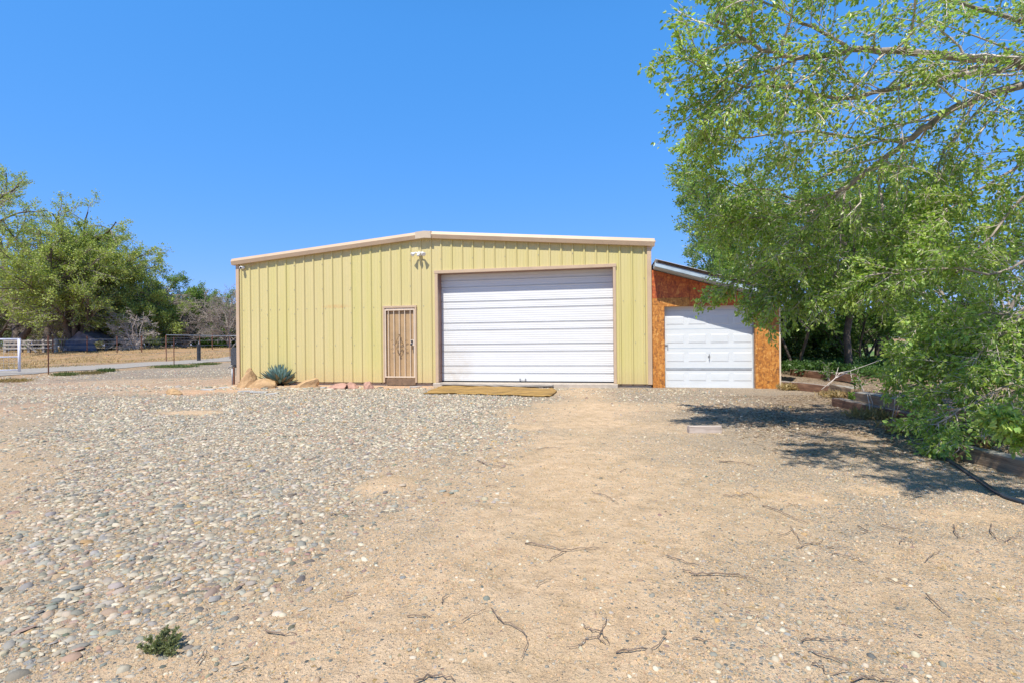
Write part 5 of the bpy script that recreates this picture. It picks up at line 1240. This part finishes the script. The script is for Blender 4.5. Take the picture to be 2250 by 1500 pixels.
def shelter():
    c = D(200, 772, 51); z = Tz(c.x, c.y); root = empty('tarp_shelter', (c.x, c.y, z)); tag(root, 'dark peaked tarp shelter with blue lower side beneath the far trees', 'shelter')
    def cloth(pts, mat, nm, seed):
        V = []; F = []; n = 10
        for i in range(n + 1):
            for j in range(n + 1):
                a = Vector(pts[0]).lerp(Vector(pts[1]), i / n); b = Vector(pts[3]).lerp(Vector(pts[2]), i / n); p = a.lerp(b, j / n)
                p.y += .12 * mnoise.noise(p * 1.7 + Vector((seed, 0, 0))); p.z += .05 * mnoise.noise(p * 2.3); V.append(tuple(p))
        for i in range(n):
            for j in range(n): a = i * (n + 1) + j; F.append((a, a + 1, a + n + 2, a + n + 1))
        fast(nm, V, F, M[mat], root, smooth_=True)
    cloth([(-1.7, -1, 1.0), (-.6, -.7, 2.0), (1.5, -.8, 1.0), (1.2, -1.1, .8)], 'tarp', 'tarp', 1)
    cloth([(-1.9, -1.2, 0), (-1.7, -1, 1.0), (1.2, -1.1, .8), (1.8, -1.2, 0)], 'tarp_blue', 'side_tarp', 2)
    cloth([(-1.7, -1, 1.0), (-.6, -.7, 2.0), (-.6, 1.6, 2.0), (-1.8, 1.6, .9)], 'tarp', 'tarp', 3)
    cloth([(-.6, -.7, 2.0), (1.5, -.8, 1.0), (1.7, 1.6, 1.0), (-.6, 1.6, 2.0)], 'tarp', 'tarp', 4)
shelter()

# ------------------------------------------------------------------ far trees on the left
gL = 'trees beyond the field at left'
def ft(px, Y, h, seed, label, **kw):
    x = (px - 1125) / FPX * Y
    kw.setdefault('L', .19); kw.setdefault('nmax', 36000); kw.setdefault('kids', (11, 8, 6)); kw.setdefault('rtrunk', .3); kw.setdefault('twig_min', .011); kw.setdefault('group', gL)
    return tree((x, Y), h, seed, label, **kw)
YG = (.31, .40, .12)
ft(25, 52, 20.5, 201, 'tallest far cottonwood filling the left edge of the sky', base=YG, nleaf=24, spread=.65, stems=2, nmax=60000, rtrunk=.5, t0=.2, lean=(.12, 0))
ft(-60, 50, 19, 202, 'big cottonwood mostly cut off by the left edge', base=YG, nleaf=16, spread=.6, rtrunk=.5, nmax=30000, t0=.2)
ft(165, 51, 13.5, 203, 'broad many-stemmed cottonwood right above the tarp shelter', base=YG, nleaf=22, spread=.85, stems=6, nmax=60000, rtrunk=.32, t0=.22, ratio=(.72, .6, .5), flat=.02)
ft(238, 56, 13.0, 204, 'round-topped cottonwood right of the tallest one', base=(.32, .40, .12), nleaf=24, spread=.75, stems=3, nmax=48000, rtrunk=.3, t0=.15, ratio=(.62, .6, .5))
ft(100, 57, 15.5, 205, 'cottonwood with flat tiers between the tallest and the many-stemmed ones', base=(.31, .38, .12), nleaf=22, spread=.8, nmax=42000, rtrunk=.4, t0=.2)
ft(278, 56, 5.0, 206, 'low light green bush right of the tarp shelter', base=(.24, .33, .09), nleaf=16, spread=.9, stems=4, nmax=16000, rtrunk=.1, t0=.05, L=.2)
ft(325, 58, 8.8, 207, 'bare grey tree leaning right between the green crowns', bare=True, bark='bark_grey', stems=4, spread=.7, kids=(12, 9, 8), lean=(.25, 0), rtrunk=.16, t0=.1, twig_min=.016)
ft(398, 66, 9.6, 208, 'dark green round tree at the middle of the far row', base=(.17, .28, .07), nleaf=18, spread=.65, nmax=30000, stems=2, t0=.15)
ft(345, 62, 6.5, 209, 'yellow-green bush in front of the bare grey tree', base=(.24, .33, .08), nleaf=16, spread=.9, stems=4, nmax=20000, rtrunk=.12, t0=.05)
ft(445, 64, 7.8, 210, 'green tree just right of the dark round one', base=(.18, .29, .08), nleaf=18, spread=.8, stems=3, nmax=26000, t0=.1)
ft(492, 68, 8.0, 211, 'leafless greyish tree nearest the building corner', bare=True, bark='bark_grey', stems=4, spread=.8, kids=(12, 9, 8), rtrunk=.16, t0=.08, twig_min=.017)
ft(512, 64, 9.2, 212, 'green tree behind the leafless one by the building corner', base=(.18, .29, .08), nleaf=18, spread=.7, stems=3, nmax=26000, t0=.1)
ft(455, 60, 2.6, 213, 'low dark bush at the foot of the green far trees', base=(.08, .17, .04), nleaf=16, spread=1.0, stems=6, nmax=14000, rtrunk=.06, t0=.02, L=.2)
ft(515, 60, 2.6, 214, 'low green bush against the building corner in the distance', base=(.08, .17, .04), nleaf=16, spread=1.0, stems=6, nmax=14000, rtrunk=.06, t0=.02, L=.2)
ft(200, 68, 10, 215, 'dark tree filling the gaps behind the many-stemmed cottonwood', base=(.20, .23, .10), nleaf=16, spread=.9, stems=4, nmax=24000, t0=.05)
ft(80, 70, 11, 216, 'dark tree filling the gap behind the corral', base=(.20, .23, .10), nleaf=16, spread=.9, stems=4, nmax=24000, t0=.05)
ft(-10, 64, 12, 217, 'dense dark tree low at the left edge behind the corral', base=(.20, .23, .10), nleaf=16, spread=.9, stems=4, nmax=24000, t0=.05)
ft(285, 66, 7.5, 218, 'brownish twiggy tree behind the low light green bush', bare=True, bark='bark_grey', stems=4, spread=.8, kids=(12, 9, 8), rtrunk=.14, t0=.05, twig_min=.018)
ft(405, 58, 4.2, 219, 'grey twiggy shrub before the dark green round tree', bare=True, bark='bark_grey', stems=5, spread=.9, kids=(10, 8, 7), rtrunk=.09, t0=.03, twig_min=.014)
ft(322, 56, 8.2, 221, 'yellow-green tree spreading right beyond the round-topped cottonwood', base=(.30, .39, .12), nleaf=20, spread=.9, stems=4, rtrunk=.14, t0=.1, lean=(.15, 0))
ft(506, 57, 8.0, 222, 'brownish leafless tree directly beside the building corner', bare=True, bark='bark_grey', stems=5, spread=.8, kids=(12, 9, 8), rtrunk=.14, t0=.08, twig_min=.011)
ft(300, 52, 5.0, 223, 'low grey tangle of branches right of the tarp shelter', bare=True, bark='bark_pale', stems=6, spread=1.0, kids=(9, 7, 6), rtrunk=.09, t0=.05, twig_min=.011, lean=(-.2, 0))
ft(140, 53, 8.5, 220, 'grey leafless tangle beside the many-stemmed cottonwood', bare=True, bark='bark_grey', stems=5, spread=.8, kids=(11, 8, 7), rtrunk=.14, t0=.03, twig_min=.014)
